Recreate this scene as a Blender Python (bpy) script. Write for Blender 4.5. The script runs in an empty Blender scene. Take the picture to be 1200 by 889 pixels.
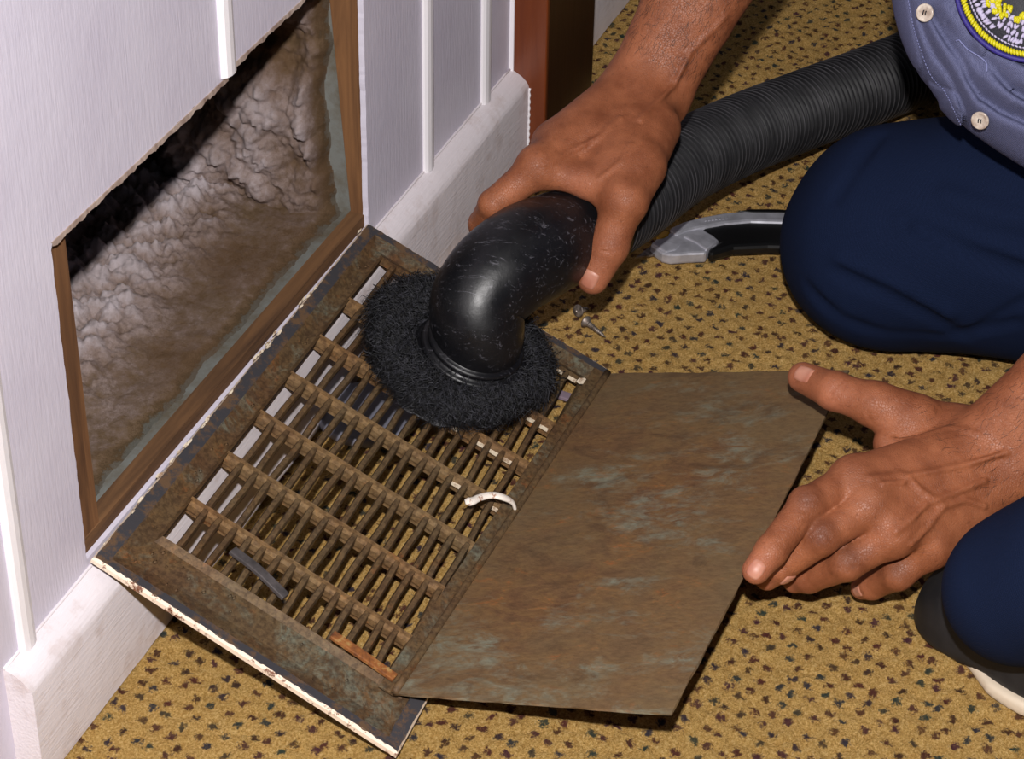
import bpy, bmesh, math, random
import numpy as np
from mathutils import Vector, Matrix
random.seed(7); rng = np.random.default_rng(7)

# ------------------------------------------------------------------ camera, world, light, exposure
FPX = 2706.6256
YAW, PITCH, ROLL = -0.356795, 0.609724, -0.018774
CAM = np.array([-0.877669, -0.586114, 0.936206])
def cam_axes(a, b, c):
    f = np.array([math.cos(b)*math.cos(a), -math.cos(b)*math.sin(a), -math.sin(b)])
    r = np.cross(f, [0, 0, 1.]); r /= np.linalg.norm(r); d = np.cross(f, r)
    return np.array([math.cos(c)*r+math.sin(c)*d, -math.sin(c)*r+math.cos(c)*d, f])
MC = cam_axes(YAW, PITCH, ROLL)
scene = bpy.context.scene; COL = scene.collection
cd = bpy.data.cameras.new('camera'); cam = bpy.data.objects.new('camera', cd); COL.objects.link(cam)
cd.sensor_width = 36; cd.lens = FPX/1200*36; cd.clip_start = 0.01
R3 = Matrix([MC[0], -MC[1], -MC[2]]).transposed()
cam.matrix_world = Matrix.Translation(Vector(CAM)) @ R3.to_4x4()
scene.camera = cam
w = bpy.data.worlds.new('world'); scene.world = w; w.use_nodes = True
w.node_tree.nodes['Background'].inputs[0].default_value = (0.80, 0.86, 1.0, 1)
w.node_tree.nodes['Background'].inputs[1].default_value = 0.06
ld = bpy.data.lights.new('camera_flash', 'SPOT'); lo = bpy.data.objects.new('camera_flash', ld); COL.objects.link(lo)
ld.energy = 108; ld.color = (1.0, 0.965, 0.95); ld.shadow_soft_size = 0.016; ld.spot_size = math.radians(75); ld.spot_blend = 0.6
LP = CAM - MC[1]*0.15 - MC[0]*0.0
lo.location = LP
lo.rotation_euler = (Vector((0.36, -0.2, 0.05))-Vector(LP)).to_track_quat('-Z', 'Y').to_euler()
vs = scene.view_settings; vs.view_transform = 'Standard'; vs.look = 'None'; vs.gamma = 1.0; vs.use_curve_mapping = False
vs.exposure = 0.0

# ------------------------------------------------------------------ maths helpers
def ray(u, v): return MC.T @ np.array([(u-600)/FPX, (v-444.5)/FPX, 1.])
def at(u, v, z=0.0): d = ray(u, v); return CAM + d*(z-CAM[2])/d[2]
def dep(u, v, t): return CAM + ray(u, v)*t
def nrm(v): v = np.asarray(v, float); return v/np.linalg.norm(v)
def hash2(i, j, s=0):
    n = (i.astype(np.int64)*374761393 + j.astype(np.int64)*668265263 + s*1442695041) & 0x7fffffff
    n = ((n ^ (n >> 13))*1274126177) & 0x7fffffff
    return ((n ^ (n >> 16)) & 0xffff)/65535.
def vnoise(x, y, s=0):
    i = np.floor(x); j = np.floor(y); fx = x-i; fy = y-j; fx = fx*fx*(3-2*fx); fy = fy*fy*(3-2*fy)
    a = hash2(i, j, s); b = hash2(i+1, j, s); c = hash2(i, j+1, s); d = hash2(i+1, j+1, s)
    return (a*(1-fx)+b*fx)*(1-fy)+(c*(1-fx)+d*fx)*fy
def fbm(x, y, o=4, s=0):
    r = 0; a = .5
    for k in range(o): r = r+a*vnoise(x*2**k+k*7.3, y*2**k+k*3.1, s+k); a *= .5
    return r
def worley(x, y, s=0):
    i = np.floor(x); j = np.floor(y); m = np.full(np.shape(x), 9.)
    for di in (-1, 0, 1):
        for dj in (-1, 0, 1):
            px = i+di+hash2(i+di, j+dj, s); py = j+dj+hash2(i+di, j+dj, s+11)
            m = np.minimum(m, np.hypot(px-x, py-y))
    return m

# ------------------------------------------------------------------ materials
def col(c):
    return tuple(c)+(1,) if len(c) == 3 else c
def srgb(r, g, b):
    f = lambda x: (x/255/12.92) if x/255 <= .04045 else ((x/255+.055)/1.055)**2.4
    return (f(r), f(g), f(b))
class NT:
    def __init__(s, name):
        s.m = bpy.data.materials.new(name); s.m.use_nodes = True; s.t = s.m.node_tree
        s.b = s.t.nodes['Principled BSDF']
        s.tc = s.n('ShaderNodeTexCoord')
    def n(s, ty, **k):
        x = s.t.nodes.new(ty)
        for a, v in k.items(): setattr(x, a, v)
        return x
    def l(s, a, b): s.t.links.new(a, b)
    def mapping(s, scale=(1, 1, 1), rot=(0, 0, 0), src=None):
        mp = s.n('ShaderNodeMapping'); mp.inputs['Scale'].default_value = scale; mp.inputs['Rotation'].default_value = rot
        s.l(src or s.tc.outputs['Object'], mp.inputs[0]); return mp.outputs[0]
    def noise(s, scale, detail=4, rough=.55, vec=None, dist=0):
        x = s.n('ShaderNodeTexNoise'); x.inputs['Scale'].default_value = scale; x.inputs['Detail'].default_value = detail
        x.inputs['Roughness'].default_value = rough; x.inputs['Distortion'].default_value = dist
        s.l(vec or s.tc.outputs['Object'], x.inputs['Vector']); return x.outputs[0]
    def ramp(s, fac, stops):
        x = s.n('ShaderNodeValToRGB'); e = x.color_ramp.elements
        while len(e) < len(stops): e.new(.5)
        for k, (p, c) in enumerate(stops):
            e[k].position = p; e[k].color = col(c) if not isinstance(c, (int, float)) else (c, c, c, 1)
        s.l(fac, x.inputs[0]); return x.outputs[0]
    def mix(s, f, a, b, mode='MIX'):
        x = s.n('ShaderNodeMix', data_type='RGBA', blend_type=mode)
        for v, i in ((f, 0), (a, 6), (b, 7)):
            if isinstance(v, (int, float)): x.inputs[i].default_value = v if i == 0 else (v, v, v, 1)
            elif isinstance(v, tuple): x.inputs[i].default_value = col(v)
            else: s.l(v, x.inputs[i])
        return x.outputs[2]
    def math(s, op, a, b=0.):
        x = s.n('ShaderNodeMath', operation=op)
        for v, i in ((a, 0), (b, 1)):
            if isinstance(v, (int, float)): x.inputs[i].default_value = v
            else: s.l(v, x.inputs[i])
        return x.outputs[0]
    def color(s, c):
        if isinstance(c, tuple): s.b.inputs['Base Color'].default_value = col(c)
        else: s.l(c, s.b.inputs['Base Color'])
    def rough(s, r):
        if isinstance(r, (int, float)): s.b.inputs['Roughness'].default_value = r
        else: s.l(r, s.b.inputs['Roughness'])
    def bump(s, h, strength=.3, dist=.001, nrmin=None):
        x = s.n('ShaderNodeBump'); x.inputs['Strength'].default_value = strength; x.inputs['Distance'].default_value = dist
        s.l(h, x.inputs['Height'])
        if nrmin: s.l(nrmin, x.inputs['Normal'])
        s.l(x.outputs[0], s.b.inputs['Normal']); return x.outputs[0]
    def set(s, **k):
        for a, v in k.items(): s.b.inputs[a.replace('_', ' ')].default_value = v
        return s
    def attr(s, name):
        x = s.n('ShaderNodeAttribute', attribute_name=name); return x
M = {}
def mats():
    # carpet
    t = NT('carpet'); v = t.mapping((1, 1, 1), (0, 0, .35))
    nz = t.noise(380, 3, .65)
    warp = t.n('ShaderNodeVectorMath', operation='SCALE'); warp.inputs['Scale'].default_value = .0030
    nn = t.n('ShaderNodeTexNoise'); nn.inputs['Scale'].default_value = 330; t.l(v, nn.inputs['Vector']); t.l(nn.outputs['Color'], warp.inputs[0])
    add = t.n('ShaderNodeVectorMath', operation='ADD'); t.l(v, add.inputs[0]); t.l(warp.outputs[0], add.inputs[1])
    mp = t.mapping((1, 1, 0), src=add.outputs[0])
    vo = t.n('ShaderNodeTexVoronoi', voronoi_dimensions='2D'); vo.inputs['Scale'].default_value = 84; vo.inputs['Randomness'].default_value = .55
    t.l(mp, vo.inputs['Vector'])
    sz = t.math('ADD', vo.outputs['Distance'], t.math('MULTIPLY', t.math('SUBTRACT', nz, .5), .9))
    m1 = t.ramp(sz, [(0.0, .95), (.16, .85), (.29, 0.), (1, 0.)])
    sep = t.n('ShaderNodeSeparateColor'); t.l(vo.outputs['Color'], sep.inputs[0])
    fc = t.ramp(sep.outputs[0], [(0, srgb(85, 32, 42)), (.3, srgb(58, 34, 30)), (.45, srgb(34, 38, 66)), (.6, srgb(30, 62, 60)), (.75, srgb(96, 60, 40)), (1, srgb(72, 30, 56))])
    base = t.ramp(t.noise(620, 4, .8), [(.30, srgb(146, 102, 46)), (.5, srgb(218, 174, 100)), (.70, srgb(255, 224, 156))])
    base = t.mix(t.math('MULTIPLY', t.noise(9, 2), .3), base, srgb(150, 110, 50))
    t.color(t.mix(m1, base, fc)); t.rough(.95); t.set(Specular_IOR_Level=.1)
    t.bump(t.noise(1000, 4, .85), 1., .0024); M['carpet'] = t.m
    # wall paint
    t = NT('wall_paint'); v = t.mapping((1, 1, .1))
    t.color(t.ramp(t.noise(12, 4), [(.3, srgb(206, 200, 216)), (.7, srgb(218, 213, 227))])); t.rough(.5)
    t.bump(t.math('ADD', t.noise(420, 3, .6, v), t.math('MULTIPLY', t.noise(90, 3), .6)), .35, .0008); M['wall'] = t.m
    t = NT('batten_paint'); t.color(srgb(236, 232, 236)); t.rough(.45); t.bump(t.noise(150, 3), .2, .0005); M['batten'] = t.m
    # painted wood baseboard, brush grain along X
    t = NT('baseboard_paint'); v = t.mapping((.07, 1, 1)); g = t.noise(500, 3, .6, v)
    d = t.ramp(t.noise(35, 6, .7), [(.53, 0.), (.68, 1.)])
    c = t.mix(t.math('MULTIPLY', d, .34), srgb(226, 218, 222), srgb(168, 140, 124))
    t.color(c); t.rough(.42); t.bump(t.math('ADD', g, t.noise(60, 2)), .45, .0009); M['base'] = t.m
    def wood(name, a, b, rough=.6, rot=(0, 0, 0), s=(1, 1, .08), spec=.3):
        t = NT(name); v = t.mapping(s, rot)
        t.color(t.ramp(t.noise(90, 5, .6, v, 1.), [(.3, a), (.7, b)])); t.rough(rough); t.set(Specular_IOR_Level=spec); t.bump(t.noise(160, 4, .6, v), .3, .0006); return t.m
    M['raw_wood'] = wood('raw_wood', srgb(84, 56, 36), srgb(132, 92, 58), .9)
    M['raw_wood_x'] = wood('raw_wood_x', srgb(72, 50, 34), srgb(118, 84, 54), .9, s=(.08, 1, 1))
    M['cut'] = wood('cut_board', srgb(120, 96, 84), srgb(190, 172, 160), .9)
    M['post'] = wood('varnished_post', srgb(96, 44, 20), srgb(114, 56, 26), .32, spec=.5)
    M['post_dark'] = wood('dark_post_wood', srgb(44, 22, 12), srgb(58, 30, 16), .3, spec=.5)  # darker tone for the room-facing board of the post
    # rusty sheet metals
    def rusty(name, blue=.5, stretch=(1, 1, 1), rot=(0, 0, 0), dark=1., metallic=.25, rough=.62, grain=.6):
        t = NT(name); v = t.mapping(stretch, rot)
        n1 = t.noise(20, 6, .7, v, .4); n2 = t.noise(64, 8, .76, v, .5); n3 = t.noise(300, 4, .7, v); n4 = t.noise(7, 5, .6)
        k = lambda r, g, b: tuple(x*dark for x in srgb(r, g, b))
        c = t.ramp(n2, [(.28, k(66, 42, 26)), (.45, k(92, 64, 42)), (.58, k(106, 78, 48)), (.68, k(138, 78, 38))])
        c = t.mix(t.ramp(n4, [(.4, 0.), (.62, .75)]), c, k(96, 80, 56))
        m = t.math('MULTIPLY', t.ramp(n1, [(.50, 0.), (.62, 1.)]), t.ramp(t.noise(60, 6, .75, v, 1.2), [(.42, 0.), (.58, 1.)]))
        c = t.mix(t.math('MULTIPLY', m, blue), c, k(112, 118, 104))
        c = t.mix(t.ramp(n3, [(.38, grain), (.58, 0.)]), c, k(44, 30, 20))
        c = t.mix(t.ramp(t.noise(26, 6, .7, v, .8), [(.54, 0.), (.66, .55)]), c, k(62, 44, 30))
        t.color(c); t.rough(t.ramp(n2, [(.3, rough+.15), (.7, rough-.1)])); t.set(Metallic=metallic, Specular_IOR_Level=.3)
        t.bump(t.math('ADD', n3, n2), .35, .0009); return t.m
    M['damper'] = rusty('rusty_damper', .62, (1.25, .65, 1), (0, 0, .9), 1.35, .1, .62, .25)
    M['flange'] = rusty('grimy_flange', .7, (1, 1, 1), (0, 0, 0), 1.15)
    M['slat'] = rusty('rusty_slat', .1, (1, 1, 1), (0, 0, 0), 1.15, .15, .6)
    M['rib'] = rusty('brassy_rib', .1, (1, 1, 1), (0, 0, 0), 2.1, .2, .42)
    t = NT('black_gasket'); d = t.ramp(t.noise(60, 6, .75), [(.50, 0.), (.60, 1.)])
    t.color(t.mix(d, srgb(52, 50, 54), srgb(92, 68, 46))); t.rough(.8); t.bump(t.noise(200, 4), .3, .0006); M['gasket'] = t.m
    t = NT('old_cream_paint'); d = t.ramp(t.noise(110, 6, .75), [(.54, 0.), (.6, 1.)])
    t.color(t.mix(d, srgb(232, 212, 190), srgb(110, 66, 40))); t.rough(.55); t.bump(t.noise(200, 4), .4, .0008); M['cream'] = t.m
    t = NT('chipped_white_paint'); t.color(t.mix(t.ramp(t.noise(230, 4, .6), [(.5, 0.), (.62, .8)]), srgb(226, 210, 186), srgb(140, 102, 70))); t.rough(.6); t.bump(t.noise(260, 4), .5, .001); M['chip'] = t.m
    # duct
    t = NT('duct_metal'); t.color(t.ramp(t.noise(40, 6, .7), [(.35, srgb(100, 92, 78)), (.6, srgb(122, 124, 120))])); t.rough(.7); t.set(Metallic=.2); t.bump(t.noise(120, 3), .3, .001); M['duct'] = t.m
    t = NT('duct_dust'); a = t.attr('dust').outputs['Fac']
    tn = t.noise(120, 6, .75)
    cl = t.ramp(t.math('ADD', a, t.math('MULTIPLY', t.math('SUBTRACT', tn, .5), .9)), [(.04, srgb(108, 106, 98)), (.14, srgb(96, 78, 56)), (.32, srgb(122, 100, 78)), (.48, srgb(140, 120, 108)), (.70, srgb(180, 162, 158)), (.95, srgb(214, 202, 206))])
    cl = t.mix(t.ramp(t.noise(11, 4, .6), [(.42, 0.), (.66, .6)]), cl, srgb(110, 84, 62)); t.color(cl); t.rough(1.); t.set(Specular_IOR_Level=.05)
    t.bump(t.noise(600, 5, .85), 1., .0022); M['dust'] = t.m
    # skin
    t = NT('skin'); tint = t.attr('tint').outputs['Fac']
    c = t.ramp(t.noise(55, 5, .6), [(.3, srgb(122, 68, 42)), (.7, srgb(158, 96, 64))])
    c = t.mix(t.math('MULTIPLY', t.math('MAXIMUM', tint, 0.), 1.), c, srgb(192, 120, 92))
    c = t.mix(t.math('MULTIPLY', t.math('MAXIMUM', t.math('MULTIPLY', tint, -1.), 0.), 1.), c, srgb(70, 38, 28))
    spk = t.ramp(t.noise(320, 3, .6), [(.60, 0.), (.7, .35)])
    c = t.mix(spk, c, srgb(92, 48, 28)); t.color(c)
    t.rough(.5); t.set(Subsurface_Weight=.06, Subsurface_Scale=.004, Specular_IOR_Level=.35)
    t.b.inputs['Subsurface Radius'].default_value = (1, .35, .2)
    vo = t.n('ShaderNodeTexVoronoi', feature='DISTANCE_TO_EDGE'); vo.inputs['Scale'].default_value = 620; t.l(t.mapping((1, 1, 1)), vo.inputs['Vector'])
    t.bump(t.math('ADD', t.ramp(vo.outputs['Distance'], [(0., 0.), (.12, 1.)]), t.math('MULTIPLY', t.noise(220, 3), 1.2)), .38, .0006); M['skin'] = t.m
    t = NT('nail'); t.color(t.ramp(t.noise(60, 2), [(.35, srgb(168, 106, 84)), (.65, srgb(194, 138, 116))])); t.rough(.45); t.set(Subsurface_Weight=.1, Subsurface_Scale=.002); M['nail'] = t.m
    t = NT('hair'); t.color(srgb(26, 20, 18)); t.rough(.6); t.bump(t.noise(300, 3), .6, .002); M['hair'] = t.m
    # cloth
    def weave(name, a, b, sc, k=1., bs=.5):
        t = NT(name); s = t.tc.outputs['Object']
        r = t.mapping((sc, sc, sc), (.35, .3, .85))
        sp = t.n('ShaderNodeSeparateXYZ'); t.l(r, sp.inputs[0])
        A = t.math('SINE', sp.outputs[1]); B = t.math('SINE', sp.outputs[2]); p = t.math('MULTIPLY', t.math('ADD', t.math('MULTIPLY', A, B), 1.), .5)
        g = t.math('ADD', t.math('MULTIPLY', p, k), t.math('MULTIPLY', t.noise(sc*.3, 3, .7), 1.-k))
        t.color(t.ramp(g, [(.15, a), (.85, b)])); t.rough(.95); t.set(Specular_IOR_Level=.08)
        t.bump(t.math('ADD', p, t.noise(30, 4)), bs, .0005); return t.m
    M['shirt'] = weave('blue_chambray', srgb(56, 59, 88), srgb(116, 119, 150), 5200, .22)
    M['trousers'] = weave('navy_twill', srgb(13, 21, 40), srgb(22, 32, 58), 4200, .15, .3)
    t = NT('black_plastic'); sc = t.noise(150, 8, .8, t.mapping((1, .25, 1), (.4, .3, .7)), 2.); sm = t.ramp(sc, [(.57, 0.), (.66, 1.)])
    t.color(t.mix(t.math('MULTIPLY', sm, .6), srgb(15, 15, 18), srgb(112, 110, 118))); t.rough(t.ramp(t.noise(70, 5), [(.3, .30), (.7, .5)])); t.set(Specular_IOR_Level=.45); t.bump(t.noise(160, 6, .7), .22, .0008); M['plastic'] = t.m
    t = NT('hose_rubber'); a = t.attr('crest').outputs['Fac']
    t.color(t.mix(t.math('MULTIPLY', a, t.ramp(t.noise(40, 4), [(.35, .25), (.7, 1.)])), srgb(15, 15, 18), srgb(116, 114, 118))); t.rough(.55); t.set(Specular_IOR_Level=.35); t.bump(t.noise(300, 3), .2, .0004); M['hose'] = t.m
    t = NT('bristle'); t.color(t.ramp(t.noise(300, 2), [(.42, srgb(11, 11, 13)), (.72, srgb(58, 58, 66))])); t.rough(.6); M['bristle'] = t.m
    t = NT('knife_metal'); t.color(t.ramp(t.noise(90, 4), [(.3, srgb(170, 170, 178)), (.7, srgb(206, 206, 216))])); t.rough(.4); t.set(Metallic=.55); t.bump(t.noise(500, 2), .1, .0003); M['silver'] = t.m
    t = NT('knife_grip'); t.color(srgb(14, 14, 15)); t.rough(.32); M['grip'] = t.m
    t = NT('yellow_plastic'); t.color(srgb(226, 172, 20)); t.rough(.4); M['yellow'] = t.m
    t = NT('steel'); t.color(t.ramp(t.noise(300, 3), [(.3, srgb(84, 72, 64)), (.7, srgb(170, 160, 152))])); t.rough(.5); t.set(Metallic=.8); M['steel'] = t.m
    t = NT('shoe_leather'); t.color(t.ramp(t.noise(70, 5), [(.3, srgb(15, 15, 18)), (.75, srgb(30, 29, 31))])); t.rough(.6); t.bump(t.noise(400, 3), .3, .0005); M['shoe'] = t.m
    t = NT('sole_rubber'); t.color(srgb(206, 190, 168)); t.rough(.6); t.bump(t.noise(120, 2), .2, .0005); M['sole'] = t.m
    t = NT('pearl_button'); t.color(t.ramp(t.noise(180, 3), [(.3, srgb(150, 130, 116)), (.7, srgb(222, 210, 196))])); t.rough(.22); M['button'] = t.m
    for nm, c in (('thread_yellow', srgb(206, 196, 20)), ('thread_white', srgb(186, 178, 206)), ('thread_blue', srgb(44, 34, 120)), ('patch_navy', srgb(8, 8, 24)), ('stitch', srgb(120, 124, 166)), ('stitch_olive', srgb(120, 110, 60))):
        t = NT(nm); t.color(c); t.rough(.6 if nm != 'thread_yellow' else .45); t.bump(t.noise(900, 2), .5, .0004); M[nm] = t.m
    t = NT('grey_lid_plastic'); t.color(srgb(112, 112, 124)); t.rough(.5); t.bump(t.noise(80, 3), .1, .0005); M['lid'] = t.m
    t = NT('white_enamel'); t.color(t.mix(t.ramp(t.noise(120, 5, .7), [(.58, 0.), (.66, 1.)]), srgb(238, 228, 216), srgb(150, 92, 52))); t.rough(.3); M['enamel'] = t.m
    t = NT('rust_orange'); t.color(t.ramp(t.noise(160, 5, .7), [(.3, srgb(92, 52, 30)), (.55, srgb(150, 92, 44)), (.75, srgb(186, 160, 100))])); t.rough(.7); t.set(Metallic=.2); t.bump(t.noise(300, 3), .5, .0008); M['rust'] = t.m
    t = NT('grey_steel_tab'); t.color(t.ramp(t.noise(120, 5, .7), [(.35, srgb(66, 62, 62)), (.7, srgb(98, 92, 92))])); t.rough(.5); t.set(Metallic=.3); M['tab'] = t.m
    t = NT('purple_grey_strip'); t.color(srgb(128, 112, 124)); t.rough(.5); M['strip'] = t.m
mats()

# ------------------------------------------------------------------ object helpers
def mesh_obj(name, V, F, mat, parent=None, smooth=True, attrs=None):
    me = bpy.data.meshes.new(name)
    V = np.asarray(V, np.float32)
    if isinstance(F, np.ndarray) and F.ndim == 2:
        me.vertices.add(len(V)); me.vertices.foreach_set('co', V.ravel())
        me.loops.add(F.size); me.loops.foreach_set('vertex_index', F.astype(np.int32).ravel())
        me.polygons.add(len(F)); me.polygons.foreach_set('loop_start', np.arange(0, F.size, F.shape[1], dtype=np.int32))
        me.update(calc_edges=True)
    else:
        me.from_pydata([tuple(v) for v in V.tolist()], [], [tuple(int(i) for i in f) for f in F])
    me.materials.append(mat)
    if smooth: me.polygons.foreach_set('use_smooth', np.ones(len(me.polygons), bool))
    if attrs:
        for k, a in attrs.items():
            at_ = me.attributes.new(k, 'FLOAT', 'POINT'); at_.data.foreach_set('value', np.asarray(a, np.float32))
    me.update()
    o = bpy.data.objects.new(name, me); COL.objects.link(o)
    if parent: o.parent = parent
    return o
def thing(name, label, cat, group=None, loc=None):
    o = bpy.data.objects.new(name, None); COL.objects.link(o); o.empty_display_size = .02
    o['label'] = label; o['category'] = cat
    if group: o['group'] = group
    return o
def struct(name):
    o = bpy.data.objects.new(name, None); COL.objects.link(o); o.empty_display_size = .02; o['kind'] = 'structure'; return o
def tag(o, label, cat, group=None):
    o['label'] = label; o['category'] = cat
    if group: o['group'] = group
    return o
def bevel(o, wd=.001, seg=2):
    m = o.modifiers.new('bevel', 'BEVEL'); m.width = wd; m.segments = seg; m.limit_method = 'ANGLE'; m.angle_limit = .6; return o
def box(name, lo, hi, mat, parent=None, bv=0, smooth=False):
    x0, y0, z0 = lo; x1, y1, z1 = hi
    V = [(x, y, z) for z in (z0, z1) for y in (y0, y1) for x in (x0, x1)]
    F = [(0, 2, 3, 1), (4, 5, 7, 6), (0, 1, 5, 4), (2, 6, 7, 3), (0, 4, 6, 2), (1, 3, 7, 5)]
    o = mesh_obj(name, V, F, mat, parent, smooth)
    if bv: bevel(o, bv)
    return o
def hexa(name, P8, mat, parent=None, bv=0):      # 8 points: bottom 4 loop, top 4 loop
    F = [(3, 2, 1, 0), (4, 5, 6, 7), (0, 1, 5, 4), (1, 2, 6, 5), (2, 3, 7, 6), (3, 0, 4, 7)]
    o = mesh_obj(name, P8, F, mat, parent, False)
    if bv: bevel(o, bv)
    return o
def prism(name, pts, ext, mat, parent=None, bv=0):   # pts: 3D polygon, ext: vector
    pts = [np.array(p, float) for p in pts]; n = len(pts); ext = np.array(ext, float)
    V = pts+[p+ext for p in pts]
    F = [tuple(range(n)), tuple(range(2*n-1, n-1, -1))]+[(i, i+n, (i+1) % n+n, (i+1) % n) for i in range(n)]
    o = mesh_obj(name, V, F, mat, parent, False)
    bm = bmesh.new(); bm.from_mesh(o.data); bmesh.ops.recalc_face_normals(bm, faces=bm.faces); bm.to_mesh(o.data); bm.free()
    if bv: bevel(o, bv)
    return o
def spline(pts, n):
    pts = np.array(pts, float); k = len(pts); P = np.vstack([2*pts[0]-pts[1], pts, 2*pts[-1]-pts[-2]])
    out = []
    ts = np.linspace(0, k-1-1e-9, n)
    for t in ts:
        i = int(t); u = t-i; p0, p1, p2, p3 = P[i:i+4]
        out.append(.5*((2*p1)+(-p0+p2)*u+(2*p0-5*p1+4*p2-p3)*u*u+(-p0+3*p1-3*p2+p3)*u**3))
    return np.array(out)
def resample(P, step):
    d = np.r_[0, np.cumsum(np.linalg.norm(np.diff(P, axis=0), axis=1))]; n = max(2, int(d[-1]/step)); s = np.linspace(0, d[-1], n)
    return np.stack([np.interp(s, d, P[:, i]) for i in range(3)], 1), s
def frames(P):
    T = np.gradient(P, axis=0); T /= np.linalg.norm(T, axis=1)[:, None]
    n = np.cross(T[0], [0, 0, 1.]); 
    if np.linalg.norm(n) < .1: n = np.cross(T[0], [0, 1., 0])
    n = nrm(n); N = [n]
    for i in range(1, len(P)):
        n = n-T[i]*(n@T[i]); n = nrm(n); N.append(n)
    N = np.array(N); return T, N, np.cross(T, N)
def tube_data(P, R, seg=16, caps=True, flat=1.):
    T, N, B = frames(P); a = np.linspace(0, 2*np.pi, seg, endpoint=False)
    R = np.broadcast_to(R, len(P))
    V = (P[:, None]+R[:, None, None]*(np.cos(a)[None, :, None]*N[:, None]+flat*np.sin(a)[None, :, None]*B[:, None])).reshape(-1, 3)
    i = np.arange(len(P)-1)[:, None]*seg; j = np.arange(seg)[None]; j2 = (j+1) % seg
    F = np.stack([i+j, i+j2, i+seg+j2, i+seg+j], -1).reshape(-1, 4)
    F = [tuple(f) for f in F.tolist()]
    if caps: F += [tuple(range(seg-1, -1, -1)), tuple(range((len(P)-1)*seg, len(P)*seg))]
    return V, F
def tube(name, P, R, mat, parent=None, seg=16, caps=True, flat=1., attrs=None):
    V, F = tube_data(np.array(P, float), R, seg, caps, flat)
    return mesh_obj(name, V, F, mat, parent, True, attrs)
def lathe(name, c, ax, prof, mat, parent=None, seg=40):
    ax = nrm(ax); n = nrm(np.cross(ax, [0.3, 1, .2])); b = np.cross(ax, n); a = np.linspace(0, 2*np.pi, seg, endpoint=False)
    V = []; 
    for r, h in prof: V += list(np.array(c)+ax*h+r*(np.cos(a)[:, None]*n+np.sin(a)[:, None]*b))
    F = [(i*seg+j, i*seg+(j+1) % seg, (i+1)*seg+(j+1) % seg, (i+1)*seg+j) for i in range(len(prof)-1) for j in range(seg)]
    F += [tuple(range(seg-1, -1, -1)), tuple(range((len(prof)-1)*seg, len(prof)*seg))]
    return mesh_obj(name, V, F, mat, parent, True)
def gridmesh(P):      # P (n,m,3) -> V,F array
    n, m = P.shape[:2]; i = np.arange(n-1)[:, None]*m; j = np.arange(m-1)[None]
    return P.reshape(-1, 3), np.stack([i+j, i+m+j, i+m+j+1, i+j+1], -1).reshape(-1, 4)

# ------------------------------------------------------------------ signed distance modelling
def smin(a, b, k):
    if k <= 0: return np.minimum(a, b)
    h = np.maximum(k-np.abs(a-b), 0)/k; return np.minimum(a, b)-h*h*k*.25
def smax(a, b, k): return -smin(-a, -b, k)
def cap(P, a, b, ra, rb):
    a = np.asarray(a, float); b = np.asarray(b, float); pa = P-a; ba = b-a
    t = np.clip(pa@ba/(ba@ba), 0, 1); return np.linalg.norm(pa-t[:, None]*ba, axis=1)-(ra+(rb-ra)*t)
def chain(P, J, R, k=0.004):
    d = cap(P, J[0], J[1], R[0], R[1])
    for i in range(1, len(J)-1): d = smin(d, cap(P, J[i], J[i+1], R[i], R[i+1]), k)
    return d
def ell(P, c, r, A=None):
    q = P-np.asarray(c)
    if A is not None: q = q@np.asarray(A).T
    r = np.asarray(r, float); k0 = np.linalg.norm(q/r, axis=1); k1 = np.linalg.norm(q/(r*r), axis=1)+1e-9
    return k0*(k0-1)/k1
def grad(f, P, e=4e-4):
    g = np.stack([f(P+np.eye(3)[i]*e)-f(P-np.eye(3)[i]*e) for i in range(3)], 1)
    return g/(np.linalg.norm(g, axis=1)[:, None]+1e-12)
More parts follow.
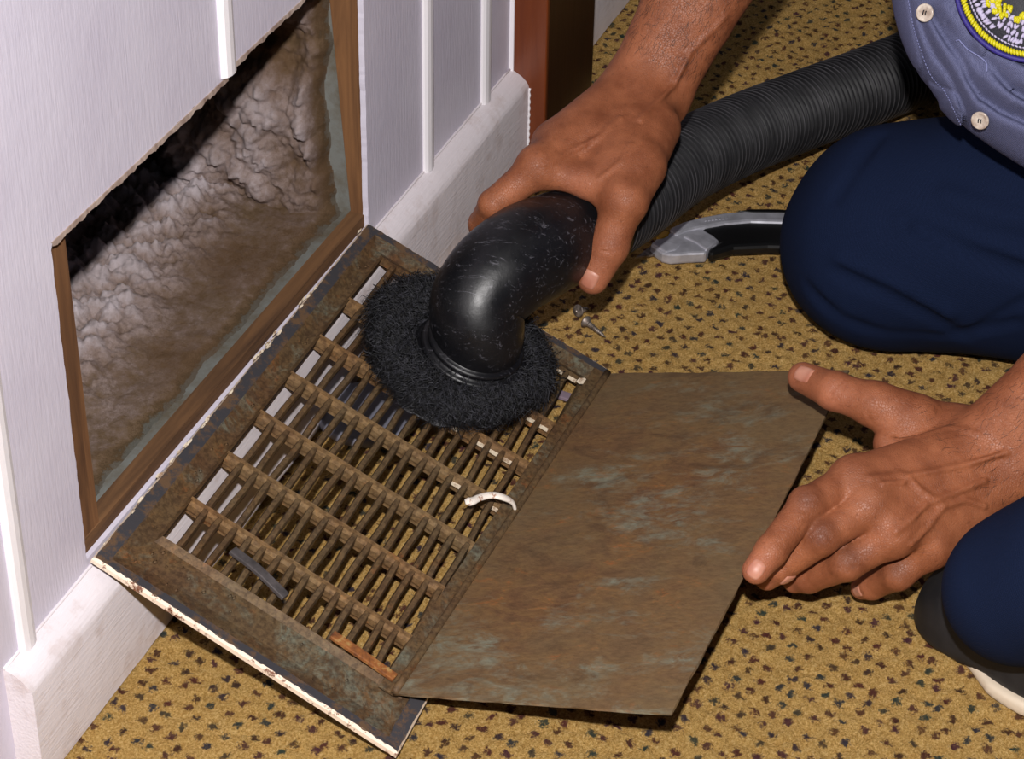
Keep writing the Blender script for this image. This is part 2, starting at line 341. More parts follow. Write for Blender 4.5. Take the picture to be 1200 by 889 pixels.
def nets(f, lo, hi, h, B=8):
    lo = np.array(lo, float); hi = np.array(hi, float); nb = np.ceil((hi-lo)/h/B).astype(int); N = nb*B+1
    F = np.empty(N, np.float32)
    cx = [lo[i]+(np.arange(nb[i])+.5)*B*h for i in range(3)]
    G = np.stack(np.meshgrid(*cx, indexing='ij'), -1).reshape(-1, 3); fc = f(G)
    Fc = fc.reshape(nb)
    F[:] = 1.
    F[:-1, :-1, :-1] = np.repeat(np.repeat(np.repeat(Fc, B, 0), B, 1), B, 2)
    keep = np.argwhere(np.abs(Fc) < B*h*1.15+.004)
    o = np.arange(B+1); O = np.stack(np.meshgrid(o, o, o, indexing='ij'), -1).reshape(-1, 3)
    for s in range(0, len(keep), 400):
        I = (keep[s:s+400, None]*B+O[None]).reshape(-1, 3); F[I[:, 0], I[:, 1], I[:, 2]] = f(lo+I*h)
    S = F < 0
    c = np.zeros([n-1 for n in N], np.int8)
    for dx in (0, 1):
        for dy in (0, 1):
            for dz in (0, 1): c += S[dx:N[0]-1+dx, dy:N[1]-1+dy, dz:N[2]-1+dz]
    act = np.argwhere((c > 0) & (c < 8)); idx = np.full(c.shape, -1, np.int32); idx[act[:, 0], act[:, 1], act[:, 2]] = np.arange(len(act))
    corners = [(dx, dy, dz) for dx in (0, 1) for dy in (0, 1) for dz in (0, 1)]
    acc = np.zeros((len(act), 3)); cnt = np.zeros(len(act))
    for a in corners:
        for b in corners:
            if sum(b)-sum(a) == 1 and sum(abs(b[i]-a[i]) for i in range(3)) == 1:
                fa = F[act[:, 0]+a[0], act[:, 1]+a[1], act[:, 2]+a[2]]; fb = F[act[:, 0]+b[0], act[:, 1]+b[1], act[:, 2]+b[2]]
                m = (fa < 0) != (fb < 0); t = np.where(m, fa/np.where(m, fa-fb, 1), 0)
                acc[m] += (np.array(a)+t[:, None]*(np.array(b)-np.array(a)))[m]; cnt[m] += 1
    V = lo+(act+acc/np.maximum(cnt, 1)[:, None])*h
    Q = []
    for ax in range(3):
        o1, o2 = [(1, 2), (2, 0), (0, 1)][ax]
        sl0 = [slice(1, n-1) for n in N]; sl0[ax] = slice(0, N[ax]-1); sl1 = list(sl0); sl1[ax] = slice(1, N[ax])
        a = S[tuple(sl0)]; b = S[tuple(sl1)]
        for flip in (0, 1):
            m = np.argwhere((a & ~b) if not flip else (~a & b))
            off = np.ones(3, int); off[ax] = 0; m = m+off
            e1 = np.zeros(3, int); e1[o1] = 1; e2 = np.zeros(3, int); e2[o2] = 1
            q = [m-e1-e2, m-e2, m, m-e1]
            if flip: q = q[::-1]
            Q.append(np.stack([idx[x[:, 0], x[:, 1], x[:, 2]] for x in q], 1))
    Q = np.concatenate(Q); Q = Q[(Q >= 0).all(1)]
    for _ in range(1):
        d = f(V); V = V-np.clip(d, -h, h)[:, None]*grad(f, V)
    return V, Q
def hit(f, u, v, t0=.9, t1=2.2):
    d = ray(u, v); L = np.linalg.norm(d); t = t0
    for _ in range(200):
        p = CAM+d*t; s = f(p[None])[0]
        if s < 2e-4: return p
        t += s*.7/L
        if t > t1: return None
    return p
def bbox(J, pad): J = np.array(J); return J.min(0)-pad, J.max(0)+pad

# ------------------------------------------------------------------ floor (carpet)
def build_floor():
    x = np.arange(-.22, 1.75, .0026); y = np.arange(-.80, .10, .0026)
    X, Y = np.meshgrid(x, y, indexing='ij')
    Z = .0038*(vnoise(X*330, Y*330, 3)-.6)+.0016*(vnoise(X*150, Y*150, 5)-.5)+.001*(fbm(X*14, Y*14, 2, 8)-.5)-.0012
    V, F = gridmesh(np.stack([X, Y, Z], -1))
    mesh_obj('floor', V, F, M['carpet'])['kind'] = 'structure'
    o = box('floor', (-2.2, -2.6, -.05), (3.2, .35, -.004), M['carpet']); o['kind'] = 'structure'
build_floor()

# ------------------------------------------------------------------ wall of panels with the cut opening
HX0, HX1, HZ0, HZ1 = 0.0005, .3985, .0868, .2985
def rag(a, b, n, amp, ax):
    pts = []
    for k in range(n+1):
        t = k/n; p = [a[0]+(b[0]-a[0])*t, a[1]+(b[1]-a[1])*t]
        if 0 < k < n: p[ax] += amp*(1.6*(fbm(np.array(p[0]*170+p[1]*90), np.array(p[1]*50.+2.), 4, 77)-.47)*2)+random.uniform(-amp, amp)*.25
        pts.append(tuple(p))
    return pts
wall = struct('wall_left')
ZT = 1.3; PT = .0042
bx = [-.60, -.33, -.0690, .2035, .5045, .6195, .676]
def panel(poly): return prism('panel', [(x, 0, z) for x, z in poly], (0, PT, 0), M['wall'], wall)
g = .0006
panel([(bx[0], 0), (bx[1]-g, 0), (bx[1]-g, ZT), (bx[0], ZT)])
panel([(bx[1], 0), (bx[2]-g, 0), (bx[2]-g, ZT), (bx[1], ZT)])
L = rag((HX0, HZ0), (HX0, HZ1), 70, .0006, 0); Tp = rag((HX0, HZ1), (bx[3]-g, HZ1+.001), 150, .0012, 1)
Tp[0] = (HX0+.001, HZ1-.0015)
panel([(bx[2], .04), (bx[3]-g, .04), (bx[3]-g, HZ0), (HX0, HZ0)]+L[1:-1]+Tp+[(bx[3]-g, ZT), (bx[2], ZT)])
Tp2 = rag((bx[3], HZ1+.0045), (HX1, HZ1+.0035), 150, .0012, 1); Rr = rag((HX1, HZ1+.0035), (HX1, HZ0), 70, .0005, 0)
panel([(bx[3], ZT)]+Tp2[:-1]+Rr[:-1]+[(HX1, HZ0), (bx[3], HZ0), (bx[3], .04), (bx[4]-g, .04), (bx[4]-g, ZT)])
panel([(bx[4], .04), (bx[5]-g, .04), (bx[5]-g, ZT), (bx[4], ZT)])
panel([(bx[5], .04), (bx[6], .04), (bx[6], ZT), (bx[5], ZT)])
def batten(x, z0):
    r = .0078; prof = [(x-r, 0), (x-r, -.0018), (x-r*.7, -.0040), (x-r*.25, -.0050), (x+r*.25, -.0050), (x+r*.7, -.0040), (x+r, -.0018), (x+r, 0)]
    o = prism('batten', [(a, b+.0002, z0) for a, b in prof], (0, 0, ZT-z0), M['batten'], wall); bevel(o, .0006, 1)
for x in bx[1:6]: batten(x, HZ1+.003 if x == bx[3] else .078 if x > bx[1] else 0)
# wall edge bead beside the post
box('batten', (.6745, -.0035, .078), (.6775, .004, ZT), M['batten'], wall, .0008)
# rough cut edges: thin torn fibre strip under the lip
def fibre(x0, x1, z):
    n = 220; V = []; F = []
    for i in range(n+1):
        x = x0+(x1-x0)*i/n; dz = .0002+.0042*max(0, float(fbm(np.array(x*160), np.array(z*100), 4, 88))-.30)+random.uniform(0, .0005)
        V += [(x, -.0006, z+.0012), (x, -.0010, z-dz), (x, .0050, z-dz*.6), (x, .0054, z+.0012)]
    for i in range(n):
        for k in range(4): F.append((i*4+k, (i+1)*4+k, (i+1)*4+(k+1) % 4, i*4+(k+1) % 4))
    mesh_obj('torn_edge', V, F, M['cut'], wall, False)
fibre(.001, bx[3], HZ1); fibre(bx[3], HX1, HZ1+.004)
# wood framing behind the panels, seen around the opening
hexa('stud', [(-.03, PT, HZ0-.01), (.0235, PT, HZ0-.01), (.0235, .040, HZ0-.01), (-.03, .040, HZ0-.01), (-.03, PT, .33), (.0205, PT, .33), (.0205, .040, .33), (-.03, .040, .33)], M['raw_wood'], wall)
hexa('stud', [(.399, PT-.001, .07), (.43, PT-.001, .07), (.43, .012, .07), (.399, .012, .07), (.400, PT-.001, .5), (.43, PT-.001, .5), (.43, .042, .5), (.400, .042, .5)], M['raw_wood'], wall)
box('sill_rail', (-.03, PT-.001, .06), (.43, .0145, .0965), M['raw_wood_x'], wall)

# ------------------------------------------------------------------ baseboards
def baseboard(name, x0, x1, y0, Hh=.0795, d=.0170):
    r = struct(name)
    prof = [(y0, 0), (y0-d, 0), (y0-d, Hh-.0135), (y0-d+.0008, Hh-.0108), (y0-d+.0028, Hh-.0078), (y0-d+.0065, Hh-.0044), (y0-.005, Hh-.0012), (y0, Hh+.0004)]
    n = 60; V = []; F = []; m = len(prof)
    for i in range(n+1):
        x = x0+(x1-x0)*i/n
        for k, (y, z) in enumerate(prof):
            j = .00035*(random.random()-.5) if 0 < k < m-1 and 0 < i < n else 0; V.append((x, y+j, z+j))
    for i in range(n):
        for k in range(m): F.append((i*m+k, i*m+(k+1) % m, (i+1)*m+(k+1) % m, (i+1)*m+k))
    F += [tuple(range(m)), tuple(range((n+1)*m-1, n*m-1, -1))]
    o = mesh_obj('board', V, F, M['base'], r, True)
    o.data.set_sharp_from_angle(angle=.7) if hasattr(o.data, 'set_sharp_from_angle') else None
    return r
bl = baseboard('baseboard_left', -.0925, .676, 0)
# paint bead where board meets panels
P = np.array([(x, -.0006, .0802) for x in np.linspace(-.0925, .675, 60)]); P[:, 2] += rng.normal(0, .0002, 60)
tube('paint_seam', P, .0011, M['base'], bl, 6)
baseboard('baseboard_back', .794, 1.9, .0185)
wb = struct('wall_back'); box('panel', (.794, .0185, .04), (2.4, .026, ZT), M['wall'], wb)
# varnished door post
pr = struct('trim_1')
box('post_board', (.6762, -.0312, -.004), (.6815, .03, ZT), M['post'], pr, .0012)
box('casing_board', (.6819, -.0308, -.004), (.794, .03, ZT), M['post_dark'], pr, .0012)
# small paint fringe from the white paint on the post
Vf = []; n = 40
P = np.array([(.6758, -.0172+.0004*math.sin(i*1.7), .002+.064*i/n) for i in range(n+1)])
tube('paint_seam', P, .0012, M['batten'], bl, 6)

# ------------------------------------------------------------------ duct behind the opening
duct = thing('return_air_duct', 'dust-choked sheet metal duct seen through the hole in the white wall', 'duct')
FZ = .0905
box('floor_sheet', (.012, .0165, FZ-.004), (.404, .42, FZ), M['duct'], duct)
box('side_sheet', (.405, .008, FZ-.004), (.409, .42, .62), M['duct'], duct)
box('side_sheet', (.008, .045, FZ-.004), (.012, .42, .62), M['duct'], duct)
box('back_sheet', (.008, .42, FZ-.004), (.405, .424, .62), M['duct'], duct)
box('top_sheet', (.008, .04, .62), (.405, .424, .624), M['duct'], duct)
box('floor_lip', (.0236, .0146, FZ-.004), (.0246, .018, .150), M['duct'], duct)
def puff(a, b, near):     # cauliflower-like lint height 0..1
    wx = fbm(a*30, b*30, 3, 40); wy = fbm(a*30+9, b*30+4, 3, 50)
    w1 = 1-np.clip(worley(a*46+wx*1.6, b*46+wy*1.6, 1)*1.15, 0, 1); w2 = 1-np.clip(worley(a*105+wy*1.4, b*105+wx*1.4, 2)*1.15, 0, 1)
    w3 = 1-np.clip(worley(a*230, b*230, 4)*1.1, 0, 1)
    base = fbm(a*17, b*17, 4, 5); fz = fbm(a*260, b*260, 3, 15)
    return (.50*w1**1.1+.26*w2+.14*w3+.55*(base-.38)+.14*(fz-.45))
st = .0012
x = np.arange(.0245, .406, st); y = np.arange(.0185, .41, st); X, Y = np.meshgrid(x, y, indexing='ij')
# lint grows thicker away from the sill and towards the far left corner
edge = np.clip((Y-.020-.010*fbm(X*40, Y*40, 3, 9))/.012, 0, 1)
deep = np.clip((Y-.055-.02*fbm(X*20, Y*12, 3, 19)+.07*(.25-X))/.05, 0, 1)
pf = puff(X, Y, 0)
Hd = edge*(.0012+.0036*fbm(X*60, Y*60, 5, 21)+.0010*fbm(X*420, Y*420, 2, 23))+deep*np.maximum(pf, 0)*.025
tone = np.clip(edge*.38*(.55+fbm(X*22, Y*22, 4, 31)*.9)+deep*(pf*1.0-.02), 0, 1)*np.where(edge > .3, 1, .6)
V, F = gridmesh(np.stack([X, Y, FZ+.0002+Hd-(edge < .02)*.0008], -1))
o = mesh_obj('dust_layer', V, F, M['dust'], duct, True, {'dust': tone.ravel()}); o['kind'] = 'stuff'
y = np.arange(.012, .41, st); z = np.arange(FZ+.001, .60, st*1.3); Y, Z = np.meshgrid(y, z, indexing='ij')
lim = .034+.030*(fbm(Y*14, Z*22, 4, 61)-.25)+.0
edge = np.clip((Y-lim+.010)/.007, 0, 1)
pf = puff(Y+3, Z+5, 0)
blob = np.clip((fbm(Y*16, Z*13, 3, 71)-.33)*4, 0, 1)
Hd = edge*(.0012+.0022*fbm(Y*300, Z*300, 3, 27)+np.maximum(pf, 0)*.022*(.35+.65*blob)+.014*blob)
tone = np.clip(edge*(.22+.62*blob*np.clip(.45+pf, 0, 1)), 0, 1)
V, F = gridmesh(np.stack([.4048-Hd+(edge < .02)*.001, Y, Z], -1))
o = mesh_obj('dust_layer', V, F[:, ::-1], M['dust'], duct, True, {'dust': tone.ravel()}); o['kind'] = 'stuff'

# ------------------------------------------------------------------ grille
GA, GB, GC, GD = at(107.5, 654, .0905), at(430.5, 262, .0935), at(714, 434, .0105), at(466, 884, .0085)
GN = -nrm(np.cross(GB-GA, GD-GA))
if GN[2] < 0: GN = -GN
def G(u, v, n=0.): return (1-u)*(1-v)*GA+u*(1-v)*GB+u*v*GC+(1-u)*v*GD+GN*n
def on_grille(u, v, h=0.): d = ray(u, v); return CAM+d*(((GA+GN*h-CAM)@GN)/(d@GN))
def guv(p):
    u = v = .5
    for _ in range(20):
        e = np.asarray(p)-G(u, v); Ju = (G(u+1e-4, v)-G(u, v))*1e4; Jv = (G(u, v+1e-4)-G(u, v))*1e4
        A = np.stack([Ju, Jv], 1); s = np.linalg.lstsq(A, e, rcond=None)[0]; u += s[0]; v += s[1]
    return u, v
grille = thing('vent_grille', 'large rusty metal vent grille with open damper leaning from baseboard onto carpet', 'vent grille')
UO0, UO1, VO0, VO1 = .108, .938, .118, .925
def gring(name, o0, o1, h0, h1, mat, thick=.0012, nseg=70, amp=0.):   # frame ring between two rectangles (u0,u1,v0,v1)
    V = []; F = []
    def rect(q, n):
        u0, u1, v0, v1 = q; c = []
        for k in range(nseg): t = k/nseg; c.append((u0+(u1-u0)*t, v0))
        for k in range(nseg): t = k/nseg; c.append((u1, v0+(v1-v0)*t))
        for k in range(nseg): t = k/nseg; c.append((u1+(u0-u1)*t, v1))
        for k in range(nseg): t = k/nseg; c.append((u0, v1+(v0-v1)*t))
        return [G(a+random.uniform(-1, 1)*amp*.5, b+random.uniform(-1, 1)*amp, n) for a, b in c]
    A = rect(o0, h0); B = rect(o1, h1); A2 = rect(o0, h0-thick); B2 = rect(o1, h1-thick); n = len(A); V = A+B+B2+A2
    for k in range(n):
        k2 = (k+1) % n
        for r in range(4): F.append((r*n+k, r*n+k2, ((r+1) % 4)*n+k2, ((r+1) % 4)*n+k))
    o = mesh_obj(name, V, F, mat, grille, False); bm = bmesh.new(); bm.from_mesh(o.data); bmesh.ops.recalc_face_normals(bm, faces=bm.faces); bm.to_mesh(o.data); bm.free(); return o
ou = (0, 1, 0, 1)
o = gring('rim', ou, (.0035, .9965, .0065, .9935), -.0005, .0013, M['cream'], .0030); o['label'] = 'cream painted outer edge of the grille frame, chipped'
o = gring('gasket_band', (.0032, .9968, .006, .994), (.019, .981, .047, .953), .0013, .0008, M['gasket'], .0012, amp=.0022)
gring('flange', (.018, .982, .045, .955), (.045, .955, .085, .955), .0010, -.0022, M['flange'], .0012)
gring('flange', (.045, .955, .085, .955), (UO0-.012, UO1+.012, VO0-.012, VO1+.01), -.0022, -.0016, M['flange'], .0012)
gring('opening_edge', (UO0-.012, UO1+.012, VO0-.012, VO1+.01), (UO0, UO1, VO0, VO1), -.0016, .0012, M['slat'], .0070)
# cream chips of paint along the wall-side edge
for k in range(34):
    u = random.choice([random.uniform(.03, .97), random.uniform(.25, .75)]); s = random.uniform(.002, .006); v0 = random.uniform(-.004, .010)
    pts = [G(u+s*math.cos(a)*random.uniform(1.0, 2.6), v0+s*.9*math.sin(a)*random.uniform(.5, 1.2), .0019) for a in np.linspace(0, 6.28, 8)[:-1]]
    prism('paint_chip', pts, GN*.0006, M['chip'], grille)
# fins (long) and ribs (short)
NF = 15
def fin(k):
    v = VO0+(VO1-VO0)*(k+1)/(NF+1); n = 28; V = []; F = []
    for i in range(n+1):
        u = UO0-.004+(UO1-UO0+.008)*i/n; wob = .0022*math.sin(i*.9+k*2.1)+random.uniform(-1, 1)*.0012
        for dv, h in ((-.0085, -.0095), (-.0118, -.0030), (-.0070, .0000), (.0070, .0001), (.0118, -.0028), (.0085, -.0095)):
            V.append(G(u, v+dv+wob, h+random.uniform(-1, 1)*.0002))
    for i in range(n):
        for q in range(6): F.append((i*6+q, i*6+(q+1) % 6, (i+1)*6+(q+1) % 6, (i+1)*6+q))
    F += [tuple(range(6)), tuple(range((n+1)*6-1, n*6-1, -1))]
    mesh_obj('fin', V, F, M['slat'], grille, False)
for k in range(NF): fin(k)
def rib(u):
    V = []; F = []; n = 32; prof = ((-.0085, -.0062), (-.0085, -.0016), (-.0014, -.0008), (-.0010, .0020), (.0010, .0020), (.0014, -.0008), (.0085, -.0016), (.0085, -.0050), (.0016, -.0052), (.0014, -.0120), (-.0014, -.0120), (-.0016, -.0052))
    m = len(prof)
    for i in range(n+1):
        v = VO0-.004+(VO1-VO0+.012)*i/n; wob = random.uniform(-1, 1)*.0004
        for du, h in prof: V.append(G(u+du+wob, v, h+.0001))
    for i in range(n):
        for q in range(m): F.append((i*m+q, i*m+(q+1) % m, (i+1)*m+(q+1) % m, (i+1)*m+q))
    F += [tuple(range(m)), tuple(range((n+1)*m-1, n*m-1, -1))]
    o = mesh_obj('rib', V, F, M['rib'], grille, False)
for u in (.205, .328, .445, .560, .675, .795): rib(u)
# crud lumps on the flange
bmv = []
for k in range(60):
    u, v = random.choice([(random.uniform(.03, .09), random.uniform(.08, .95)), (random.uniform(.1, .9), random.uniform(.05, .10))]); r = random.uniform(.0005, .0016); c = G(u, v, -.0012)
    V = [c+r*np.array(q)*np.array([1.3, 1, .6]) for q in ((1, 0, 0), (-1, 0, 0), (0, 1, 0), (0, -1, 0), (0, 0, 1), (0, 0, -1))]; bmv.append(V)
V = [v for q in bmv for v in q]; F = [tuple(i*6+a for a in f) for i in range(len(bmv)) for f in ((0, 2, 4), (2, 1, 4), (1, 3, 4), (3, 0, 4), (2, 0, 5), (1, 2, 5), (3, 1, 5), (0, 3, 5))]
o = mesh_obj('grime_crumb', V, F, M['flange'], grille); o['kind'] = 'stuff'
# damper
H1, H2 = on_grille(462, 812, .0035), on_grille(712, 437, .0035)
F1, F2 = at(787, 838, .0625), at(995, 434, .0660)
dn = nrm(np.cross(H2-H1, F1-H1)); dn = dn if dn[2] > 0 else -dn
nu, nv = 36, 18; V = []; F = []
for lay in (0, 1):
    for i in range(nu+1):
        for j in range(nv+1):
            s = i/nu; t = j/nv; p = (H1*(1-s)+H2*s)*(1-t)+(F1*(1-s)+F2*s)*t
            p = p+dn*(.0010*math.sin(s*5+t*2)*t)-dn*.0014*lay
            if i in (0, nu) or j == nv: p = p+np.array([random.uniform(-1, 1)*.0005, random.uniform(-1, 1)*.0004, 0])
            V.append(p)
m = (nu+1)*(nv+1)
for i in range(nu):
    for j in range(nv):
        a = i*(nv+1)+j; F.append((a, a+nv+1, a+nv+2, a+1)); F.append((m+a+1, m+a+nv+2, m+a+nv+1, m+a))
bd = [j for j in range(nv+1)]+[i*(nv+1)+nv for i in range(1, nu+1)]+[nu*(nv+1)+j for j in range(nv-1, -1, -1)]+[i*(nv+1) for i in range(nu-1, 0, -1)]
for k in range(len(bd)): a, b = bd[k], bd[(k+1) % len(bd)]; F.append((b, a, m+a, m+b))
dmp = mesh_obj('damper_plate', V, F, M['damper'], grille, False); dmp['label'] = 'rusty sheet-metal damper flap swung open over the carpet'
# folded hinge roll and hinge strip
P = np.array([H1*(1-s)+H2*s+GN*.0004 for s in np.linspace(0, 1, 30)]); tube('hinge_roll', P, .0026, M['slat'], grille, 10)
hv = nrm(G(.5, .9)-G(.5, .95))
hexa('hinge_strip', [H1-GN*.003, H2-GN*.003, H2-GN*.003+hv*.010, H1-GN*.003+hv*.010, H1-GN*.0008, H2-GN*.0008, H2-GN*.0014+hv*.010, H1-GN*.0014+hv*.010], M['flange'], grille, .0004)
# flat edge of the plate where it is folded (raised bead)
# white curled lever
lv = [on_grille(604, 598, .004), on_grille(600, 588, .010), on_grille(588, 582, .014), on_grille(575, 580, .013), on_grille(562, 583, .012), on_grille(553, 587, .012), on_grille(545, 588, .011)]
P = spline(lv, 30); R = np.interp(np.linspace(0, 1, 30), [0, .3, .75, .9, 1], [.0022, .0030, .0028, .0036, .0020])
o = tube('lever', P, R, M['enamel'], grille, 12, True, .55); o['label'] = 'white enamelled curled lever on the damper hinge'
# broken link tabs lying on the grille (still fixed to it)
def bar(name, pts, wd, th, mat, lab):
    P = spline(pts, 12); T = nrm(P[-1]-P[0]); sd = nrm(np.cross(T, GN)); V = []; F = []
    for p in P:
        for a, b in ((-1, 0), (1, 0), (1, 1), (-1, 1)): V.append(p+sd*wd*.5*a+GN*th*b)
    for i in range(len(P)-1):
        for q in range(4): F.append((i*4+q, i*4+(q+1) % 4, (i+1)*4+(q+1) % 4, (i+1)*4+q))
    F += [(3, 2, 1, 0), tuple(len(V)-4+k for k in range(4))]
    o = mesh_obj(name, V, F, mat, grille, False); bevel(o, .0005, 2); o['label'] = lab
bar('link_tab', [on_grille(271, 646, .003), on_grille(300, 668, .006), on_grille(334, 701, .004)], .0062, .0028, M['tab'], 'dark grey metal link tab crossing the fins')
bar('link_tab', [on_grille(388, 745, .002), on_grille(425, 770, .004), on_grille(462, 796, .003)], .0060, .0028, M['rust'], 'rust-orange metal link tab near the damper corner')
# broken white painted rib remnants by the far corner
for (u, v, s) in ((604, 406, 4), (620, 410, 4), (636, 420, 4), (681, 447, 5)):
    pts = [on_grille(u+s*math.cos(a)*random.uniform(.8, 1.5), v+s*.7*math.sin(a)*random.uniform(.6, 1.1), .0005) for a in np.linspace(0, 6.28, 7)[:-1]]
    prism('paint_chip', pts, GN*.0010, M['chip'], grille)

def edge_chip(u, va, vb):
    hexa('paint_chip', [G(u-.0014, va, -.0052), G(u-.0014, vb, -.0052), G(u+.0006, vb, -.0052), G(u+.0006, va, -.0052), G(u-.0014, va, -.0026), G(u-.0014, vb, -.0022), G(u+.0006, vb, -.0022), G(u+.0006, va, -.0026)], M['chip'], grille)
for q in range(11):
    va = VO0+(VO1-VO0)*(q+5.2)/(NF+1); vb = va+(VO1-VO0)*.62/(NF+1)
    if q > 4: edge_chip(UO1, va, vb)
    if q > 5 and q % 4 != 3: edge_chip(.795-.0088, va, vb)
    if q in (4, 5, 7, 8, 9): edge_chip(.675-.0088, va, vb)
    if q in (7, 10): edge_chip(.560-.0088, va, vb)

# ------------------------------------------------------------------ small things under and by the grille
c = at(432, 492, .008)
o = lathe('plastic_lid', at(432, 490, .001), (0, 0, 1), [(.001, 0), (.034, 0), (.0355, .002), (.0355, .006), (.034, .0075), (.031, .007), (.001, .0065)], M['lid'], None, 48)
tag(o, 'round grey plastic lid glimpsed on the carpet under the grille', 'lid')
a_, b_ = at(633, 453, .004), at(678, 467, .004); sd = nrm(np.cross(b_-a_, [0, 0, 1]))*.0038
o = hexa('metal_strip', [a_-sd-(0, 0, .003), b_-sd-(0, 0, .003), b_+sd-(0, 0, .003), a_+sd-(0, 0, .003), a_-sd, b_-sd, b_+sd, a_+sd], M['strip'], None, .0006)
tag(o, 'purplish grey metal strip on the carpet below the grille slots right of the brush', 'metal strip')
def screw(c, d, lab, L=.018):
    r = thing('screw', lab, 'screw', 'loose screws by the grille'); d = nrm(d); c = np.array(c)
    lathe('screw_head', c, d, [(.0008, -.0010), (.0012, -.0014), (.0042, -.0012), (.0048, -.0004), (.0046, .0002), (.0020, .0030)], M['steel'], r, 20).data.set_sharp_from_angle(angle=.5)
    prof = [(.0016, .0022)]
    for k in range(9): prof += [(.0023-k*.00010, .004+k*(L-.006)/9), (.0016-k*.00007, .004+(k+.4)*(L-.006)/9)]
    prof += [(.0003, L)]; lathe('screw_shaft', c, d, prof, M['steel'], r, 12).data.set_sharp_from_angle(angle=.5)
a_, b_ = at(687, 377, .0050), at(706, 392, .0028); screw(a_, b_-a_, 'steel screw lying with its head toward the grille, nearer one', .021)
a_, b_ = at(678, 364, .0050), at(688, 362, .002); screw(a_, nrm(b_-a_), 'half-hidden steel screw behind the nearer screw, in the thumb shadow', .012)

# ------------------------------------------------------------------ utility knife
kn = thing('utility_knife', 'silver and black utility knife on the carpet by the right knee', 'knife')
def pxprism(name, pts, z1, z0, mat, bv=.001):
    z1 *= .62; z0 *= .5; top = [at(u, 245+(v-245)*.84, z1) for u, v in pts]; return prism(name, top, (0, 0, z0-z1), mat, kn, bv)
rail = [(784, 271), (800, 262), (822, 255), (850, 249), (880, 246), (910, 246), (945, 249), (945, 263), (910, 262), (880, 261), (850, 264), (822, 270), (806, 274), (792, 281)]
pxprism('spine_rail', rail, .020, .004, M['silver'], .0025)
pxprism('spine_trim', [(866, 247), (880, 244.5), (910, 244.5), (945, 247), (945, 251), (910, 249), (880, 248.5)], .0215, .006, M['grip'], .0008)
nose = [(762, 293), (772, 283), (786, 277), (820, 270), (836, 281), (843, 288), (840, 294), (830, 300), (828, 305), (806, 306), (786, 308), (776, 305)]
pxprism('nose_block', nose, .0175, .002, M['silver'], .002)
pxprism('nose_cap', [(764, 292), (774, 285), (797, 294), (792, 301), (780, 304)], .0190, .004, M['silver'], .0012)
pxprism('nose_key', [(800, 282), (816, 291), (828, 301), (841, 289), (822, 281), (808, 279)], .0195, .006, M['silver'], .0012)
grip = [(820, 271), (845, 264), (880, 261), (945, 263), (945, 296), (900, 295), (860, 297), (842, 303), (832, 306), (829, 300), (842, 290)]
pxprism('grip', grip, .0165, .001, M['grip'], .003)
pxprism('release_button', [(769, 284), (779, 274), (785, 276), (783, 282), (773, 287)], .0185, .006, M['yellow'], .001)
pxprism('blade', [(745, 312), (764, 295), (790, 303), (776, 307)], .0065, .0055, M['steel'], .0001)
for k in range(7):
    u = 826+k*4.1; pxprism('embossed_mark', [(u, 261.5-k*.5), (u+2.6, 261-k*.5), (u+2.2+(k % 2), 257.2-k*.5), (u+.6, 257.6-k*.5)], .0206, .0195, M['silver'], .0003)

# ------------------------------------------------------------------ vacuum hose with elbow and brush
vac = thing('vacuum_hose', 'black corrugated vacuum hose with scuffed elbow and round brush on the grille', 'vacuum hose')
BP = on_grille(545, 430, .004); EX = nrm(GN*.93+np.array([-.05, .0, .15]))
ep = [BP+EX*.018, BP+EX*.036, at(554, 362, .099), at(578, 326, .114), at(614, 299, .120), at(655, 281, .116), at(698, 262, .108)]
P = spline(ep, 90)
for _ in range(90): P[1:-1] = (P[:-2]+P[2:])*.25+P[1:-1]*.5
P, s = resample(P, .003)
Rr = np.interp(s/s[-1], [0, .05, .35, .55, .85, .93, .94, 1], [.0290, .0298, .0338, .0350, .0322, .0312, .0325, .0325])
tube('elbow_pipe', P, Rr, M['plastic'], vac, 56)
lathe('brush_collar', BP, EX, [(.012, .001), (.044, .003), (.045, .006), (.0395, .0090), (.0390, .0100), (.0396, .0112), (.0390, .0125), (.0372, .0128), (.0352, .0150), (.0350, .0165), (.0366, .0175), (.0368, .0195), (.0350, .0205), (.0325, .0210), (.0322, .0225), (.0334, .0235), (.0334, .0252), (.0318, .0262), (.0295, .0268), (.0290, .030), (.026, .031)], M['plastic'], vac, 64)
# bristles
BC = BP; BP = on_grille(533, 419, .004)
nb = 20000; a = rng.uniform(0, 2*np.pi, nb); e1 = nrm(np.cross(EX, [0, 0, 1.])) if abs(EX[2]) < .99 else np.array([1., 0, 0]); e2 = np.cross(EX, e1)
prof_r = .0665*(1+.05*np.sin(a*3+1)+.035*np.sin(a*7)+.03*np.sin(a*13+2))
r0 = rng.uniform(.030, .046, nb); rr = rng.uniform(.2, 1., nb)**.7; r0 = np.maximum(r0, prof_r*rr*.82); r1 = r0+(prof_r-r0)*rr+.002
h0 = .0115-.14*np.maximum(r0-.03, 0); h2 = np.where(rr > .8, rng.uniform(-.001, .010, nb), rng.uniform(.004, .014, nb))
da = rng.normal(0, .30, nb); rd = lambda t: np.cos(t)[:, None]*e1+np.sin(t)[:, None]*e2
p0 = BP+rd(a)*r0[:, None]+EX*h0[:, None]; p2 = BP+rd(a+da)*r1[:, None]+EX*h2[:, None]+rng.normal(0, .0022, (nb, 3))
p1 = (p0+p2)/2+EX*rng.uniform(.001, .006, nb)[:, None]+rng.normal(0, .0042, (nb, 3))
wv = rng.normal(0, 1, (nb, 3)); wv /= np.linalg.norm(wv, axis=1)[:, None]; dd = p2-p0; dd /= np.linalg.norm(dd, axis=1)[:, None]
